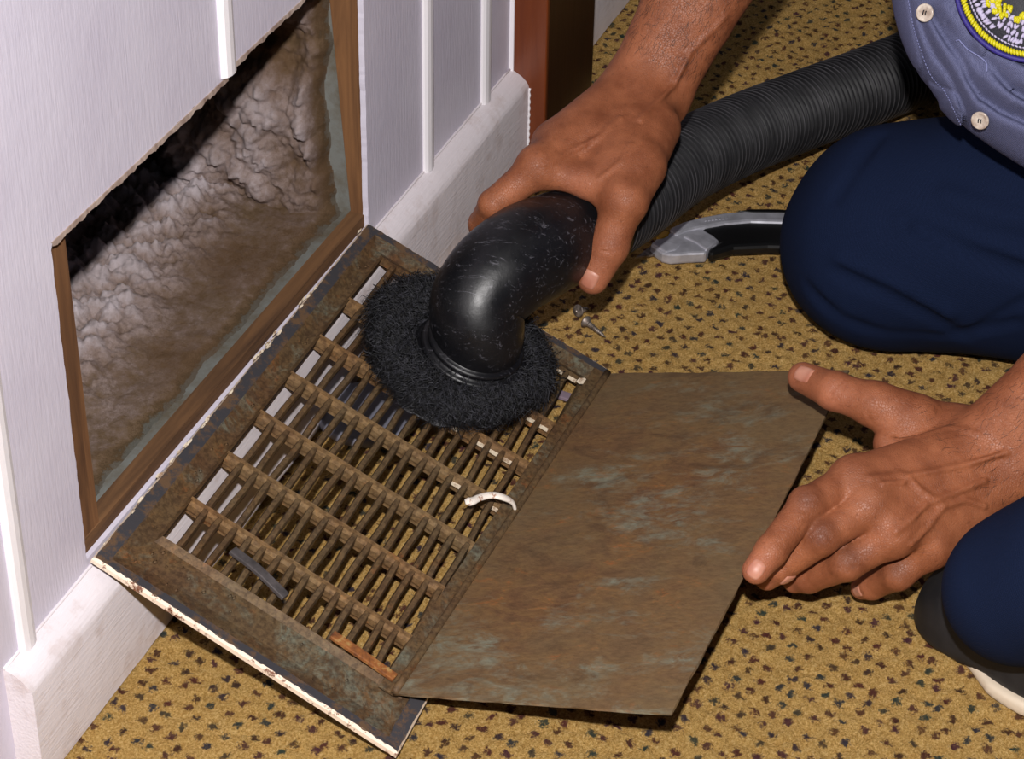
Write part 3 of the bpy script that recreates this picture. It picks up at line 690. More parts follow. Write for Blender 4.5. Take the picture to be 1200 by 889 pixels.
s1 = np.cross(dd, wv); s1 /= np.linalg.norm(s1, axis=1)[:, None]; s2 = np.cross(dd, s1); q = .00026
V = np.empty((nb, 7, 3))
for k, t in enumerate((0, 2.094, 4.189)):
    off = (np.cos(t)*s1+np.sin(t)*s2)*q; V[:, k] = p0+off; V[:, 3+k] = p1+off
V[:, 6] = p2
base = np.arange(nb)[:, None]*7
T = np.array([(0, 1, 4), (0, 4, 3), (1, 2, 5), (1, 5, 4), (2, 0, 3), (2, 3, 5), (3, 4, 6), (4, 5, 6), (5, 3, 6)])
o = mesh_obj('bristle', V.reshape(-1, 3), (base[:, :, None]+T[None]).reshape(-1, 3), M['bristle'], vac, False); o['kind'] = 'stuff'
# matted bristle bed under the strands
n, m = 90, 16; V = []; 
for i in range(n):
    t = 2*math.pi*i/n; R_ = .063*(1+.05*math.sin(t*3+1)+.035*math.sin(t*7)+.03*math.sin(t*13+2))
    for j in range(m):
        f_ = j/(m-1); r = .020+(R_-.020)*f_; h = .0090+.0025*math.sin(f_*3.14)-.010*max(0, f_-.75)*4*.9+random.uniform(-1, 1)*.0009
        V.append(BP+(math.cos(t)*e1+math.sin(t)*e2)*r+EX*h)
F = [(i*m+j, ((i+1) % n)*m+j, ((i+1) % n)*m+j+1, i*m+j+1) for i in range(n) for j in range(m-1)]
mesh_obj('bristle_bed', V, F, M['bristle'], vac)
# hose
hp = [at(682, 268, .111), at(702, 258, .107), at(742, 233, .098), at(800, 191, .081), at(870, 157, .063), at(950, 126, .050), at(1025, 98, .043), at(1100, 66, .040), at(1180, 20, .040), (1.35, -.52, .04), (1.75, -.78, .04)]
P, s = resample(spline(hp, 200), .00085)
ph = s*2*np.pi/.0058; rad = np.interp(s, [0, .1, .5, 1.5], [.0300, .0300, .0320, .0325])+.0012*np.tanh(1.8*np.cos(ph))
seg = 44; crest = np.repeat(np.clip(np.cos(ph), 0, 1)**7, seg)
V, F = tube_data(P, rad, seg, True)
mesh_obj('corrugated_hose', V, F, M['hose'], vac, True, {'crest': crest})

# ------------------------------------------------------------------ the person
person = thing('person', 'person in blue work shirt and navy trousers kneeling on the carpet, holding hose and damper', 'person')
# --- left hand (on the damper) ---
LW = at(1163, 540, .086)
def jp(l): return [at(u, v, z) for u, v, z in l]
Lidx = jp([(1060, 520, .098), (1001, 563, .096), (945, 592, .096), (904, 645, .084), (886, 668, .077)])
Lmid = jp([(1080, 545, .092), (1018, 592, .090), (962, 630, .082), (915, 664, .058), (899, 676, .047)])
Lrng = jp([(1090, 570, .080), (1046, 626, .076), (992, 660, .062), (948, 677, .040), (932, 680, .032)])
Lpky = jp([(1105, 600, .068), (1090, 640, .060), (1052, 672, .045), (1022, 686, .026), (1010, 689, .019)])
Lthb = jp([(1120, 505, .088), (1072, 492, .098), (1026, 474, .104), (978, 458, .104), (941, 442, .098)])
LE = np.array([.372, -.61, .262]); LS = np.array([.425, -.43, .50])
RW = at(759, 106, .172)
def lerp(a, b, t): return np.asarray(a)*(1-t)+np.asarray(b)*t
la = nrm(LE-LW); lside = nrm(np.cross(la, nrm(CAM-LW)))      # in image plane, across the wrist
def hand(P, W, side, E, fingers, rads, thumb, trad, palm_k=.011, wr=.0205, wo=.0125):
    d = 1e3
    # wrist and forearm: two bones blended
    ax = nrm(E-W)
    f1 = chain(P, [W+side*wo-ax*.006, W+side*(wo+.002)+ax*.06, W+side*.016+ax*.17, E+side*.012], [wr, wr+.0015, wr+.011, wr+.012])
    f2 = chain(P, [W-side*wo-ax*.006, W-side*(wo+.001)+ax*.06, W-side*.016+ax*.17, E-side*.012], [wr-.001, wr+.001, wr+.010, wr+.010])
    pal = smin(f1, f2, .018)
    for i, J in enumerate(fingers):
        s = side*(wo*1.0-(wo*2.0)*i/3.)
        pal = smin(pal, cap(P, W+s, J[1], .0165, rads[i][0]*1.28), palm_k)
    pal = smin(pal, chain(P, [W+side*wo*.7, thumb[0], thumb[1], thumb[2]], [.015, .0165, trad[0]*1.15, trad[0]]), .012)
    out = pal
    for J, r in list(zip(fingers, rads)):
        c = chain(P, J[1:], [r[0]*1.12, r[1], r[2], r[3]], .003)
        out = np.minimum(out, smin(pal, c, .006))
    c = chain(P, thumb[1:], [trad[0]*1.1, trad[0], trad[1], trad[2]], .003)
    out = smin(out, smin(pal, c, .008), .001)
    return out
Lr = [(.0112, .0106, .0094, .0082), (.0112, .0106, .0092, .0080), (.0110, .0104, .0090, .0078), (.0104, .0100, .0084, .0070)]
Lt = (.0128, .0122, .0098)
def Lbase(P):
    d = hand(P, LW, -lside, LE, [Lidx, Lmid, Lrng, Lpky], Lr, Lthb, Lt)
    # web between thumb and index
    d = smin(d, cap(P, at(1058, 506, .094), at(1040, 520, .092), .0125, .009), .010)
    # knuckles
    for J in (Lidx, Lmid, Lrng): d = smin(d, np.linalg.norm(P-(J[2]+np.array([0, 0, .0025])), axis=1)-.0092, .004)
    for J in (Lidx, Lmid, Lrng, Lpky): d = smin(d, np.linalg.norm(P-(J[1]+np.array([-.001, 0, .004])), axis=1)-.0085, .012)
    return d
def sidevec():  # side must put index on the thumb side (upper in image)
    return lside
# choose sign so that the radial side projects upward in the image
if (MC @ lside)[1] > 0: pass
else: lside = -lside
def strokes(f0, lists):
    out = []
    for pts, r, depth in lists:
        Q = [hit(f0, u, v) for u, v in pts]
        Q = [q for q in Q if q is not None]
        if len(Q) > 1:
            N = grad(f0, np.array(Q)); Q = [q+n*depth for q, n in zip(Q, N)]
            out.append((Q, r))
    return out
def c8(l, ox=760, oy=400, s=2.6932): return [(ox+u/s, oy+v/s) for u, v in l]
veinsL = strokes(Lbase, [
    (c8([(1130, 350), (1000, 390), (900, 410), (820, 425), (800, 445), (740, 450)]), .0014, .0004),
    (c8([(1060, 440), (960, 480), (880, 510), (830, 560), (780, 600)]), .0014, .0004),
    (c8([(820, 430), (860, 470), (930, 520), (1000, 500), (1060, 520)]), .0012, .0003),
    (c8([(930, 520), (880, 590), (830, 640)]), .0011, -.0003),
    (c8([(1040, 290), (940, 270), (850, 300), (770, 310)]), .0009, -.0003),
    (c8([(700, 430), (800, 420)]), .0020, -.0012)])
crL = strokes(Lbase, [
    (c8([(560, 190), (585, 150), (610, 125)]), .00055, .0002), (c8([(575, 195), (605, 160), (622, 130)]), .0005, .0002),
    (c8([(450, 560), (475, 530), (510, 545)]), .00045, .0003), (c8([(480, 590), (500, 560), (525, 575)]), .00045, .0003),
    (c8([(380, 655), (395, 625), (430, 640)]), .00045, .0003), (c8([(385, 665), (405, 640), (435, 652)]), .0004, .0003),
    (c8([(495, 480), (520, 470), (545, 490)]), .0005, .0003), (c8([(490, 505), (520, 500), (540, 515)]), .0005, .0003),
    (c8([(505, 640), (525, 610), (550, 590)]), .0005, .0003), (c8([(535, 600), (560, 605), (580, 635)]), .0005, .0003),
    (c8([(600, 690), (630, 690), (660, 720)]), .0005, .0003), (c8([(590, 715), (620, 710), (645, 740)]), .0005, .0003),
    (c8([(690, 280), (700, 250), (690, 220)]), .0008, .0002)])
crL = [([q for q in Q], r) for Q, r in crL]
def detail(f0, veins, cr):
    def f(P):
        d = f0(P); near = np.abs(d) < .006
        if near.any():
            Pn = P[near]; dn_ = d[near]
            for Q, r in veins:
                c = 1e3
                for i in range(len(Q)-1): c = np.minimum(c, cap(Pn, Q[i], Q[i+1], r, r))
                dn_ = smin(dn_, c, .0030)
            for Q, r in cr:
                c = 1e3
                for i in range(len(Q)-1): c = np.minimum(c, cap(Pn, Q[i], Q[i+1], r, r))
                dn_ = smax(dn_, -c, .0010)
            d = d.copy(); d[near] = dn_
        return d
    return f
Lf = detail(Lbase, veinsL, crL)
# --- right hand (on the hose) ---
RE = np.array([.655, -.238, .385]); RS = np.array([.74, -.37, .55])
ra = nrm(RE-RW); rside = nrm(np.cross(ra, nrm(CAM-RW)))
if (MC @ rside)[0] < 0: rside = -rside        # towards image right = thumb side
Ridx = jp([(690, 160, .168), (631, 196, .161), (578, 239, .141), (565, 262, .117), (566, 290, .096)])
Rmid = jp([(705, 150, .166), (650, 170, .160), (640, 190, .120), (670, 220, .085), (690, 230, .075)])
Rrng = jp([(715, 140, .162), (672, 152, .150), (668, 170, .110), (700, 205, .076), (720, 212, .068)])
Rpky = jp([(725, 135, .155), (694, 142, .140), (692, 160, .102), (720, 190, .070), (735, 198, .064)])
Rthb = jp([(768, 150, .166), (750, 195, .160), (731, 236, .150), (714, 289, .122), (695, 326, .101)])
Rr_ = [(.0112, .0100, .0092, .0080), (.0114, .0106, .0096, .0084), (.0110, .0104, .0094, .0082), (.0100, .0094, .0084, .0072)]
Rt = (.0140, .0130, .0108)
def Rbase(P):
    d = hand(P, RW, rside*-1, RE, [Rpky, Rrng, Rmid, Ridx][::-1] and [Ridx, Rmid, Rrng, Rpky][::-1][::-1], Rr_, Rthb, Rt, .014, .0195, .0105)
    # dorsum fill and thumb web
    d = smin(d, chain(P, [at(745, 140, .162), at(705, 172, .160), at(660, 190, .156)], [.018, .019, .0145]), .016)
    d = smin(d, chain(P, [at(742, 165, .162), at(718, 200, .158), at(690, 212, .155)], [.018, .0155, .011]), .016)
    d = smin(d, chain(P, [at(650, 205, .158), at(690, 215, .156), at(722, 232, .152)], [.008, .007, .008]), .010)
    for J in (Ridx, Rmid): d = smin(d, np.linalg.norm(P-(J[1]+np.array([-.002, .0, .004])), axis=1)-.0095, .010)
    d = smin(d, np.linalg.norm(P-(Rthb[2]+np.array([-.002, -.002, .003])), axis=1)-.0125, .008)
    return d
def c4(l): return [(540+u/3.704, 120+v/3.704) for u, v in l]
veinsR = strokes(Rbase, [(c4([(700, 60), (600, 150), (480, 210), (360, 270)]), .0012, -.0003), (c4([(740, 180), (690, 260), (600, 330)]), .0009, -.0004),
    ([(850, 20), (810, 60), (790, 100), (750, 140)], .0013, -.0003)])
crR = strokes(Rbase, [(c4([(380, 400), (420, 395), (480, 410), (540, 440)]), .0007, .0002), (c4([(560, 660), (600, 640), (660, 650)]), .0005, .0003), (c4([(570, 640), (600, 625), (650, 630)]), .0004, .0003),
    (c4([(70, 500), (85, 480), (105, 520)]), .0004, .0003), (c4([(700, 20), (740, 50), (790, 60)]), .0004, .0003), (c4([(690, 50), (730, 80), (790, 95)]), .0004, .0003)])
Rf = detail(Rbase, veinsR, crR)
def tintf(V, dark, pink):
    t = np.zeros(len(V))
    for c, r, a in dark: t -= a*np.exp(-(np.linalg.norm(V-c, axis=1)/r)**2)
    for c, r, a in pink: t += a*np.exp(-(np.linalg.norm(V-c, axis=1)/r)**2)
    return np.clip(t, -1, 1)
lo_, hi_ = bbox(Lidx+Lmid+Lrng+Lpky+Lthb+[LW, LE], .036); VL, QL = nets(Lf, lo_, hi_, .0014)
up = np.array([-.004, 0, .008])
TL = tintf(VL, [(J[2]+up, .009, .55) for J in (Lidx, Lmid, Lrng, Lpky)]+[(J[1]+up, .012, .22) for J in (Lidx, Lmid)], [(J[4], .011, .6) for J in (Lidx, Lmid, Lrng, Lpky, Lthb)]+[(at(975, 472, .10), .014, .35)])
lo_, hi_ = bbox(Ridx+Rmid+Rrng+Rpky+Rthb+[RW, RE], .036); VR, QR = nets(Rf, lo_, hi_, .0014)
TR = tintf(VR, [(Ridx[2]+up, .008, .2)], [(Rthb[4], .012, .6), (Rthb[3], .014, .25), (at(680, 225, .15), .012, .5), (at(600, 236, .14), .014, .25)])
# torso, neck, head, upper arms
NK = np.array([.585, -.345, .565]); HD = np.array([.565, -.265, .690])
def torso_skin(P):
    d = chain(P, [(.56, -.62, .22), (.59, -.50, .34), (.60, -.40, .47)], [.115, .105, .105], .05)
    d = smin(d, cap(P, RS, LS, .05, .05), .06)
    d = smin(d, cap(P, (.59, -.38, .52), HD, .052, .045), .03)
    d = smin(d, cap(P, LS, LE, .046, .034), .02); d = smin(d, cap(P, RS, RE, .046, .034), .02)
    hf = nrm([-.12, .72, -.35]); hu = nrm(np.cross(np.cross(hf, [0, 0, 1.]), hf)); hr = np.cross(hf, hu); A = [hr, hf, hu]
    d = smin(d, ell(P, HD+hu*.02-hf*.01, (.074, .092, .105), A), .02)
    d = smin(d, ell(P, HD-hu*.045+hf*.025, (.055, .062, .062), A), .03)
    d = smin(d, cap(P, HD+hf*.085+hu*.012, HD+hf*.108-hu*.022, .008, .013), .012)       # nose
    for s in (-1, 1):
        d = smin(d, ell(P, HD+hr*s*.078-hu*.005-hf*.01, (.008, .020, .032), A), .008)    # ears
        d = smax(d, -(np.linalg.norm(P-(HD+hr*s*.031+hf*.098+hu*.010), axis=1)-.012), .010)
        d = smin(d, np.linalg.norm(P-(HD+hr*s*.031+hf*.080+hu*.008), axis=1)-.012, .002)
    d = smin(d, cap(P, HD+hf*.080-hu*.052-hr*.022, HD+hf*.080-hu*.052+hr*.022, .007, .007), .006)  # lips
    return d
VT, QT = nets(torso_skin, (.28, -.80, .08), (.90, -.10, .86), .006)
body = mesh_obj('body', np.vstack([VL, VR, VT]), np.vstack([QL, QR+len(VL), QT+len(VL)+len(VR)]), M['skin'], person, True, {'tint': np.r_[TL, TR, np.zeros(len(VT))]})
hf = nrm([-.12, .72, -.35]); hu = nrm(np.cross(np.cross(hf, [0, 0, 1.]), hf)); hr = np.cross(hf, hu)
def hairf(P):
    d = ell(P, HD+hu*.026-hf*.014, (.081, .098, .108), [hr, hf, hu]); return smax(d, -((P-HD)@nrm(hu-hf*.55)-(-.005)), .01)
V, Q = nets(hairf, HD-.16, HD+.16, .006); mesh_obj('hair', V, Q, M['hair'], person)
# short dark hairs on the forearms
def hairs(V, f, W, E, n, a0, a1):
    ax = nrm(E-W); t = (V-W)@ax; I = np.flatnonzero((t > a0) & (t < a1)); N = grad(f, V[I]); vd = (CAM-V[I]); vd /= np.linalg.norm(vd, axis=1)[:, None]
    I = I[(N*vd).sum(1) > .05]; I = rng.choice(I, n); N = grad(f, V[I]); p = V[I]+rng.normal(0, .0006, (n, 3))
    d = -ax[None]+rng.normal(0, .45, (n, 3)); d -= N*(d*N).sum(1)[:, None]*.9; d /= np.linalg.norm(d, axis=1)[:, None]
    L_ = rng.uniform(.003, .009, n)[:, None]; s = np.cross(d, N)*.00007; m = p+d*L_*.5+N*.0010; e = p+d*L_+N*.0006
    Vh = np.stack([p-s, p+s, m+s, m-s, e], 1); b = np.arange(n)[:, None, None]*5
    return Vh.reshape(-1, 3), (b+np.array([(0, 1, 2), (0, 2, 3), (3, 2, 4)])[None]).reshape(-1, 3)
h1 = hairs(VR, Rbase, RW, RE, 2400, .02, .2); h2_ = hairs(VL, Lbase, LW, LE, 500, -.01, .08)
o = mesh_obj('arm_hair', np.vstack([h1[0], h2_[0]]), np.vstack([h1[1], h2_[1]+len(h1[0])]), M['hair'], person, False); o['kind'] = 'stuff'
# fingernails
def nail(f, u, v, tip, base, wd, ln, lab=None):
    c = hit(f, u, v)
    if c is None: return
    n = grad(f, c[None])[0]; ax = nrm(np.asarray(tip)-np.asarray(base)); ax = nrm(ax-n*(ax@n)); sd = np.cross(n, ax); k = 11; P = np.zeros((k, k, 3)); E_ = np.zeros((k, k))
    for i in range(k):
        for j in range(k):
            a = -1+2*i/(k-1); b = -1+2*j/(k-1)
            aa = a*math.sqrt(1-.22*b*b); bb = b*math.sqrt(1-.25*a*a) if a < 0 else b*math.sqrt(1-.16*a*a)
            P[i, j] = c+ax*aa*ln+sd*bb*wd; E_[i, j] = max(abs(a), abs(b))
    Pf = P.reshape(-1, 3)
    for _ in range(3): Pf = Pf-np.clip(f(Pf), -.0015, .0015)[:, None]*grad(f, Pf)
    N = grad(f, Pf); h = np.where(E_.ravel() > .99, -.0003, .00055); Pf = Pf+N*h[:, None]
    V, F = gridmesh(Pf.reshape(k, k, 3)); o = mesh_obj('fingernail', V, F, M['nail'], person); return o
nail(Lf, 885, 668, Lidx[4], Lidx[3], .0062, .0070)
nail(Lf, 924, 681, Lrng[4], Lrng[3], .0048, .0055)
nail(Lf, 1004, 693, Lpky[4], Lpky[3], .0044, .0050)
nail(Lf, 941, 437, Lthb[4], Lthb[3], .0066, .0078)
nail(Rf, 690, 329, Rthb[4], Rthb[3], .0066, .0074)

# --- trousers ---
RK = dep(1050, 272, 1.655)
def tr_right(P):
    d = chain(P, [RK, RK+np.array([.03, -.16, .035]), (.62, -.64, .18)], [.0775, .088, .105], .03)
    d = smin(d, chain(P, [RK+np.array([0, -.02, -.012]), RK+np.array([.02, -.20, -.018]), (.60, -.80, .06)], [.064, .058, .045], .02), .03)
    d = smin(d, ell(P, RK+np.array([-.005, .012, -.018]), (.074, .062, .058)), .02)
    return smax(d, -(P[:, 2]-.001), .004)
LA = np.array([.225, -.520, .105]); LK = np.array([.185, -.66, .43])
LA = at(1198, 690, .082); LK = dep(1640, 440, 1.13)
def tr_left(P):
    d = chain(P, [LA, lerp(LA, LK, .5)+np.array([0, -.01, 0]), LK], [.045, .052, .070], .02)
    d = smin(d, cap(P, LK, (.48, -.66, .22), .075, .10), .03)
    return d
def tr_base(P):
    d = np.minimum(tr_right(P), tr_left(P))
    return smin(d, ell(P, (.56, -.66, .21), (.17, .13, .12)), .03)
foldsT = strokes(tr_base, [([(980, 318), (1040, 345), (1090, 370), (1130, 395)], .0060, .0040), ([(1080, 268), (1140, 298), (1200, 318), (1240, 330)], .0090, .0060), ([(945, 335), (985, 372), (1040, 392), (1100, 395)], .0050, .0035),
    ([(1130, 394), (1165, 372), (1200, 352)], .0030, .0018), ([(1030, 160), (1000, 200), (980, 230)], .0070, .0050), ([(1190, 378), (1120, 392)], .0050, .0030)])
ridT = strokes(tr_base, [([(1060, 262), (1130, 288), (1200, 306)], .0050, -.003), ([(985, 308), (1050, 335), (1110, 366)], .0045, -.003), ([(1110, 230), (1160, 250), (1230, 262)], .006, -.004)])
def tr_f(P):
    d = tr_base(P)-.0012*np.sin(P[:, 0]*60+P[:, 1]*31)*np.sin(P[:, 1]*44-P[:, 2]*50+1)
    near = np.abs(d) < .02
    if near.any():
        Pn = P[near]; x_ = d[near]
        for Q, r in ridT:
            c = 1e3
            for i in range(len(Q)-1): c = np.minimum(c, cap(Pn, Q[i], Q[i+1], r, r))
            x_ = smin(x_, c, .010)
        for Q, r in foldsT:
            c = 1e3
            for i in range(len(Q)-1): c = np.minimum(c, cap(Pn, Q[i], Q[i+1], r, r))
            x_ = smax(x_, -c, .005)
        d[near] = x_
    return d
V, Q = nets(tr_f, (-.06, -.92, -.005), (.80, -.20, .54), .0034); mesh_obj('trousers', V, Q, M['trousers'], person)
# --- shirt ---
sp_ = [dep(1140, -80, 1.50), dep(1150, -30, 1.50), dep(1164, 20, 1.49), dep(1196, 62, 1.48), dep(1248, 100, 1.47), dep(1320, 148, 1.46), dep(1420, 210, 1.46)]
def sh_base(P):
    d = chain(P, [(.565, -.64, .25), (.585, -.53, .33), (.60, -.43, .42), (.60, -.39, .48)], [.135, .120, .118, .115], .05)
    d = smin(d, chain(P, sp_, [.050, .050, .050, .048, .048, .048, .05], .03), .045)
    d = smin(d, cap(P, RS+np.array([-.03, 0, 0]), LS+np.array([.03, 0, 0]), .068, .068), .05)
    d = smin(d, cap(P, LS, lerp(LS, LE, .52), .060, .062), .02); d = smin(d, cap(P, RS, lerp(RS, RE, .40), .060, .060), .02)
    d = smax(d, np.linalg.norm(P-HD, axis=1)*-1+.11, .01)
    return d
def cA(l): return [(1000+u/5.925, v/5.925) for u, v in l]
# folds of the hanging shirt front: valleys and ridges running down beside the placket
AX0, AX1 = MC[0], MC[1]
def pl2(l): return [np.array([(u-600)/FPX*1.455, (v-444.5)/FPX*1.455]) for u, v in cA(l)]
folds = [(pl2(a), A, w_) for a, A, w_ in (
    ([(545, 100), (600, 200), (660, 300), (740, 420), (800, 560), (880, 680), (1000, 780), (1185, 880), (1400, 960)], .0056, .0036),
    ([(480, 120), (520, 250), (580, 380), (660, 500), (740, 640), (800, 760), (840, 900)], .0026, .0016),
    ([(640, 200), (720, 310), (800, 420), (850, 520)], .0024, .0022),
    ([(880, 430), (960, 540), (1040, 640), (1120, 700), (1250, 760), (1400, 800)], .0075, .0036),
    ([(800, 250), (900, 350), (1040, 440), (1200, 530), (1350, 600)], .0050, .0030),
    ([(400, -200), (420, 0), (445, 150), (485, 300), (545, 480), (625, 570), (720, 640), (790, 800), (860, 900)], .0012, .0009),
    ([(330, -200), (350, 0), (372, 200), (432, 400), (522, 560), (650, 740), (770, 900)], .0006, .0006),
    ([(600, 60), (680, 240), (790, 470), (900, 620), (1050, 740), (1250, 830)], -.0045, .0042),
    ([(520, 100), (570, 260), (660, 440), (750, 600), (830, 740)], -.0022, .0030),
    ([(830, 330), (930, 480), (1060, 600), (1250, 700)], -.0050, .0040),
    ([(950, 440), (1100, 540), (1300, 640)], -.0030, .0036),
    ([(700, 700), (800, 860), (900, 1000)], -.0030, .0040),
    ([(870, 760), (1000, 860), (1185, 960)], -.0030, .0045))]
def sh_f(P):
    d = sh_base(P)
    near = (np.abs(d) < .02) & (np.linalg.norm(P-np.array(sp_[3]), axis=1) < .20)
    if near.any():
        Pn = P[near]-CAM; q = np.stack([Pn@AX0, Pn@AX1], 1); x_ = d[near]; fd = np.clip(1.6-10*np.linalg.norm(P[near]-np.array(sp_[3]), axis=1), 0, 1)
        for L_, A, w_ in folds:
            m = np.full(len(q), 9.); sd_ = np.zeros(len(q))
            for i in range(len(L_)-1):
                a = L_[i]; b = L_[i+1]; ba = b-a; pa = q-a; t = np.clip(pa@ba/(ba@ba), 0, 1); dd_ = np.linalg.norm(pa-t[:, None]*ba, axis=1)
                sg = np.sign(ba[0]*pa[:, 1]-ba[1]*pa[:, 0]); u_ = dd_ < m; m = np.where(u_, dd_, m); sd_ = np.where(u_, sg, sd_)
            wv_ = np.where(sd_ > 0, w_*.85, w_*1.6) if A > .001 else w_
            x_ = x_+A*np.exp(-(m/wv_)**2)*fd
        d = d.copy(); d[near] = x_*.8+.2*x_
    return d
V, Q = nets(sh_f, (.30, -.80, .10), (.92, -.22, .66), .0034)
lo_, hi_ = bbox(sp_[1:5], .07)
BCN = np.array(sp_[3])
Q = Q[np.linalg.norm(V[Q].mean(1)-BCN, axis=1) > .138]
V2, Q2 = nets(sh_f, BCN-.15, BCN+.15, .0018)
Q2 = Q2[np.linalg.norm(V2[Q2].mean(1)-BCN, axis=1) < .1405]
mesh_obj('shirt', np.vstack([V, V2]), np.vstack([Q, Q2+len(V)]), M['shirt'], person)
# placket seam stitches
def surf_path(pts, off=.0004): 
    Q = [hit(sh_f, u, v) for u, v in pts]; Q = [q for q in Q if q is not None]
    if not Q: return Q
    Q = np.array(Q); return Q+grad(sh_f, Q)*off
seam = spline([(u, v, 0) for u, v in cA([(385, 0), (420, 180), (470, 340), (540, 520), (640, 640), (700, 760), (760, 889)])], 46)[:, :2]
for k in range(0, 45):
    q = surf_path([seam[k], seam[k]*.35+seam[k+1]*.65]); 
    if len(q) == 2: tube('stitch', q, .00035, M['stitch'], person, 5)
thr = surf_path(cA([(715, 285), (740, 275), (755, 292), (800, 340), (850, 370), (895, 405), (925, 450), (930, 500)]), .0008)
tube('loose_thread', spline(thr, 24), .0005, M['stitch'], person, 6)
def button(u, v):
    c = hit(sh_f, u, v); n = grad(sh_base, c[None])[0]; c = c+n*.0022; n = nrm(n*.6+nrm(CAM-c)*.5+np.array([-.15, .0, .1])*.4)
    o = lathe('button', c+n*.0002, n, [(.0002, 0), (.0052, 0), (.0058, .0010), (.0058, .0020), (.0052, .0025), (.0042, .0019), (.0002, .0018)], M['button'], person, 28)
    e1 = nrm(np.cross(n, [0, 0, 1])); e2 = np.cross(n, e1)
    for s in (-1, 1):
        tube('button_thread', [c+n*.0023+e1*s*.0008-e2*.0014, c+n*.0028+e1*s*.0008, c+n*.0023+e1*s*.0008+e2*.0014], .0004, M['patch_navy'], o, 5)
button(1088, 15); button(1152, 138)
# embroidered patch on the chest
PC = hit(sh_f, 1199, 18); pn = nrm(grad(sh_base, PC[None])[0]+nrm(CAM-PC)*.6)
PC = dep(1216, -22, np.dot(MC[2], PC-CAM)-.004)
q0 = hit(sh_f, 1150, 40); q1 = hit(sh_f, 1195, 70); 
pe1 = nrm(np.cross(pn, [0, 0, 1])); pe2 = np.cross(pn, pe1)
def onp(u, v, h=0.):
    d = ray(u, v); return CAM+d*(((PC+pn*h-CAM)@pn)/(d@pn))
PR = .5*(np.linalg.norm(onp(1122, 0)-PC)+np.linalg.norm(onp(1165, 62)-PC))
patch = lathe('embroidered_patch', PC, pn, [(.001, -.006), (PR*.99, -.006), (PR, -.0005), (PR*.98, .0008), (.001, .0010)], M['patch_navy'], person, 72)
patch['label'] = 'round navy patch embroidered in yellow and white thread'
def pp(r, t, h=.0012): return PC+r*(math.cos(t)*pe1+math.sin(t)*pe2)+pn*h
P = np.array([pp(PR*.985, t, .0006) for t in np.linspace(0, 2*math.pi, 90)]); tube('border_cord', P, .0016, M['thread_blue'], patch, 8)
def stitchset(name, segs, mat):
    V = []; F = []
    for a, b, r in segs:
        v, f = tube_data(np.array([a, lerp(a, b, .25)+pn*r*.8, lerp(a, b, .75)+pn*r*.8, b]), np.array([.4*r, r, r, .4*r]), 6); n = len(V); V += list(v); F += [tuple(i+n for i in q) for q in f]
    return mesh_obj(name, V, F, mat, patch)
seg_ = []
for k in range(150):
    t = 2*math.pi*k/150; w_ = random.uniform(-.25, .25); seg_.append((pp(PR*.875, t+w_*.03), pp(PR*.95, t+.045), .0010))
stitchset('yellow_ring', seg_, M['thread_yellow'])['kind'] = 'stuff'
seg_ = [(pp(PR*.835, 2*math.pi*k/110), pp(PR*.845, 2*math.pi*(k+.9)/110), .0006) for k in range(110)]
for k in range(620):
    t = random.uniform(0, 2*math.pi); r = random.choice([.50, .58, .66, .74])+random.uniform(-.01, .01)
    seg_.append((pp(PR*r, t), pp(PR*(r+.07), t+random.uniform(-.06, .06)), .0009))
stitchset('white_ring', seg_, M['thread_white'])['kind'] = 'stuff'
seg_ = []
for cu, cv, L_ in ((1168, 6, 9), (1176, 14, 7), (1182, 5, 9), (1160, 0, 8), (1172, -4, 9), (1196, 20, 6), (1201, 16, 7), (1192, 23, 4), (1210, -10, 10), (1220, -20, 12), (1225, -35, 10)):
    for k in range(6):
        u = cu+random.uniform(-4, 4); v = cv+random.uniform(-4, 4); seg_.append((onp(u, v, .0016), onp(u+random.uniform(-2, 2), v+L_*.8, .0016), .0012))
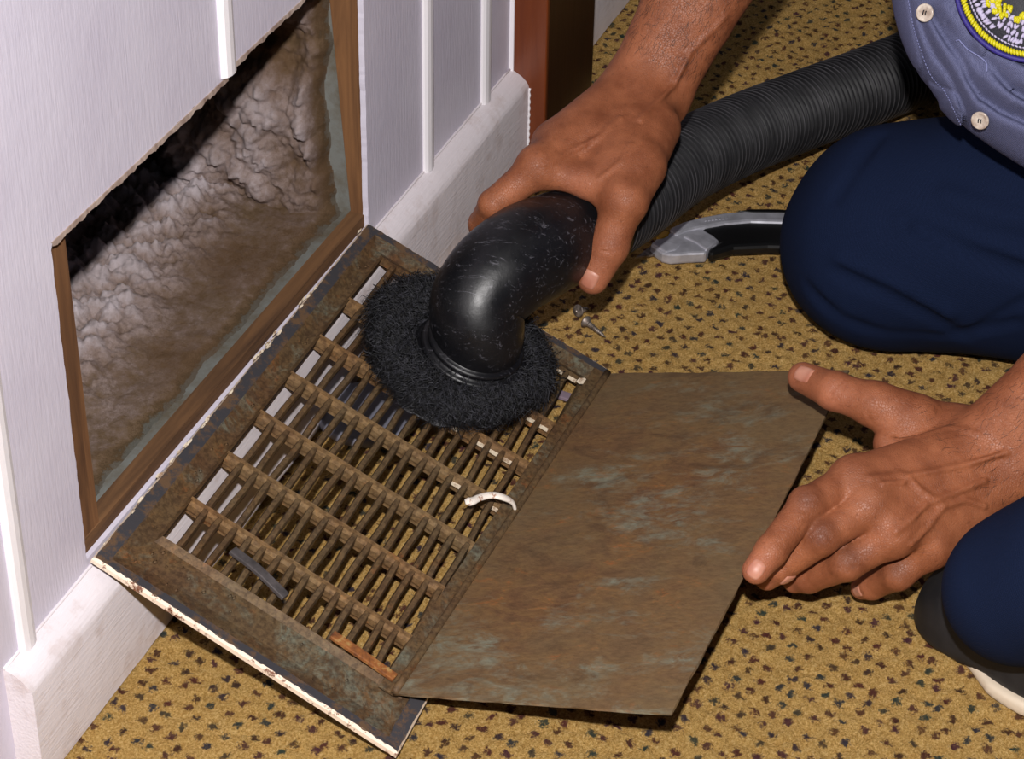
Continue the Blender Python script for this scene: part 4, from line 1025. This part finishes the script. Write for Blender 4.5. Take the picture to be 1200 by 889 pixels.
stitchset('yellow_figure', seg_, M['thread_yellow'])['kind'] = 'stuff'

# --- shoe ---
T0 = at(1082, 728, .03); T1 = at(1180, 782, .03); sdv = nrm(T1-T0); sdv[2] = 0; sdv = nrm(sdv); sx = nrm(np.cross([0, 0, 1.], sdv)); TC = at(1142, 733, 0)
def sh2(P, grow=0.):   # planar distance to foot outline
    q = P.copy(); q[:, 2] = 0; return chain(q, [TC, TC+sdv*.06+sx*.004, TC+sdv*.13, TC+sdv*.215], [.038+grow, .045+grow, .036+grow, .032+grow], .02)
def upper(P):
    z = P[:, 2]; t = (P-TC)@sdv
    top = np.interp(t, [-.04, -.01, .05, .10, .14, .24], [.045, .052, .066, .095, .12, .12])
    q = sh2(P)+np.clip(z/top, 0, 1.5)**2*.016
    d = smax(q, z-top, .03); d = smax(d, -(z-np.interp(t, [-.02, .015, .03, .06], [.001, .001, .006, .008])), .004); return d
def solef(P):
    z = P[:, 2]; t = (P-TC)@sdv; d = sh2(P, 0)-np.interp(t, [-.01, .02, .04], [-.006, -.002, .0045]); hgt = np.interp(t, [-.04, .0, .03, .06], [.004, .005, .008, .010]); return smax(smax(d, z-hgt, .004), -(z-.0005), .002)
V, Q = nets(upper, TC-np.array([.12, .30, .01]), TC+np.array([.2, .12, .15]), .003)
shoe = mesh_obj('shoe', V, Q, M['shoe'], person); shoe['label'] = 'dark shoe with cream sole edge'
V, Q = nets(solef, TC-np.array([.12, .30, .01]), TC+np.array([.2, .12, .06]), .0022)
mesh_obj('sole', V, Q, M['sole'], shoe)
def spath(pts):
    Q = [hit(upper, u, v) for u, v in pts]; Q = [q for q in Q if q is not None]
    if not Q: return Q
    Q = np.array(Q); return Q+grad(upper, Q)*.0003
for pts in ([(1078, 742), (1090, 760), (1104, 780), (1108, 770), (1103, 760)], [(1110, 776), (1125, 784), (1145, 795), (1140, 788)]):
    q = spath(pts)
    if len(q) > 2: tube('seam_stitching', spline(q, 20), .0006, M['stitch_olive'], shoe, 5)
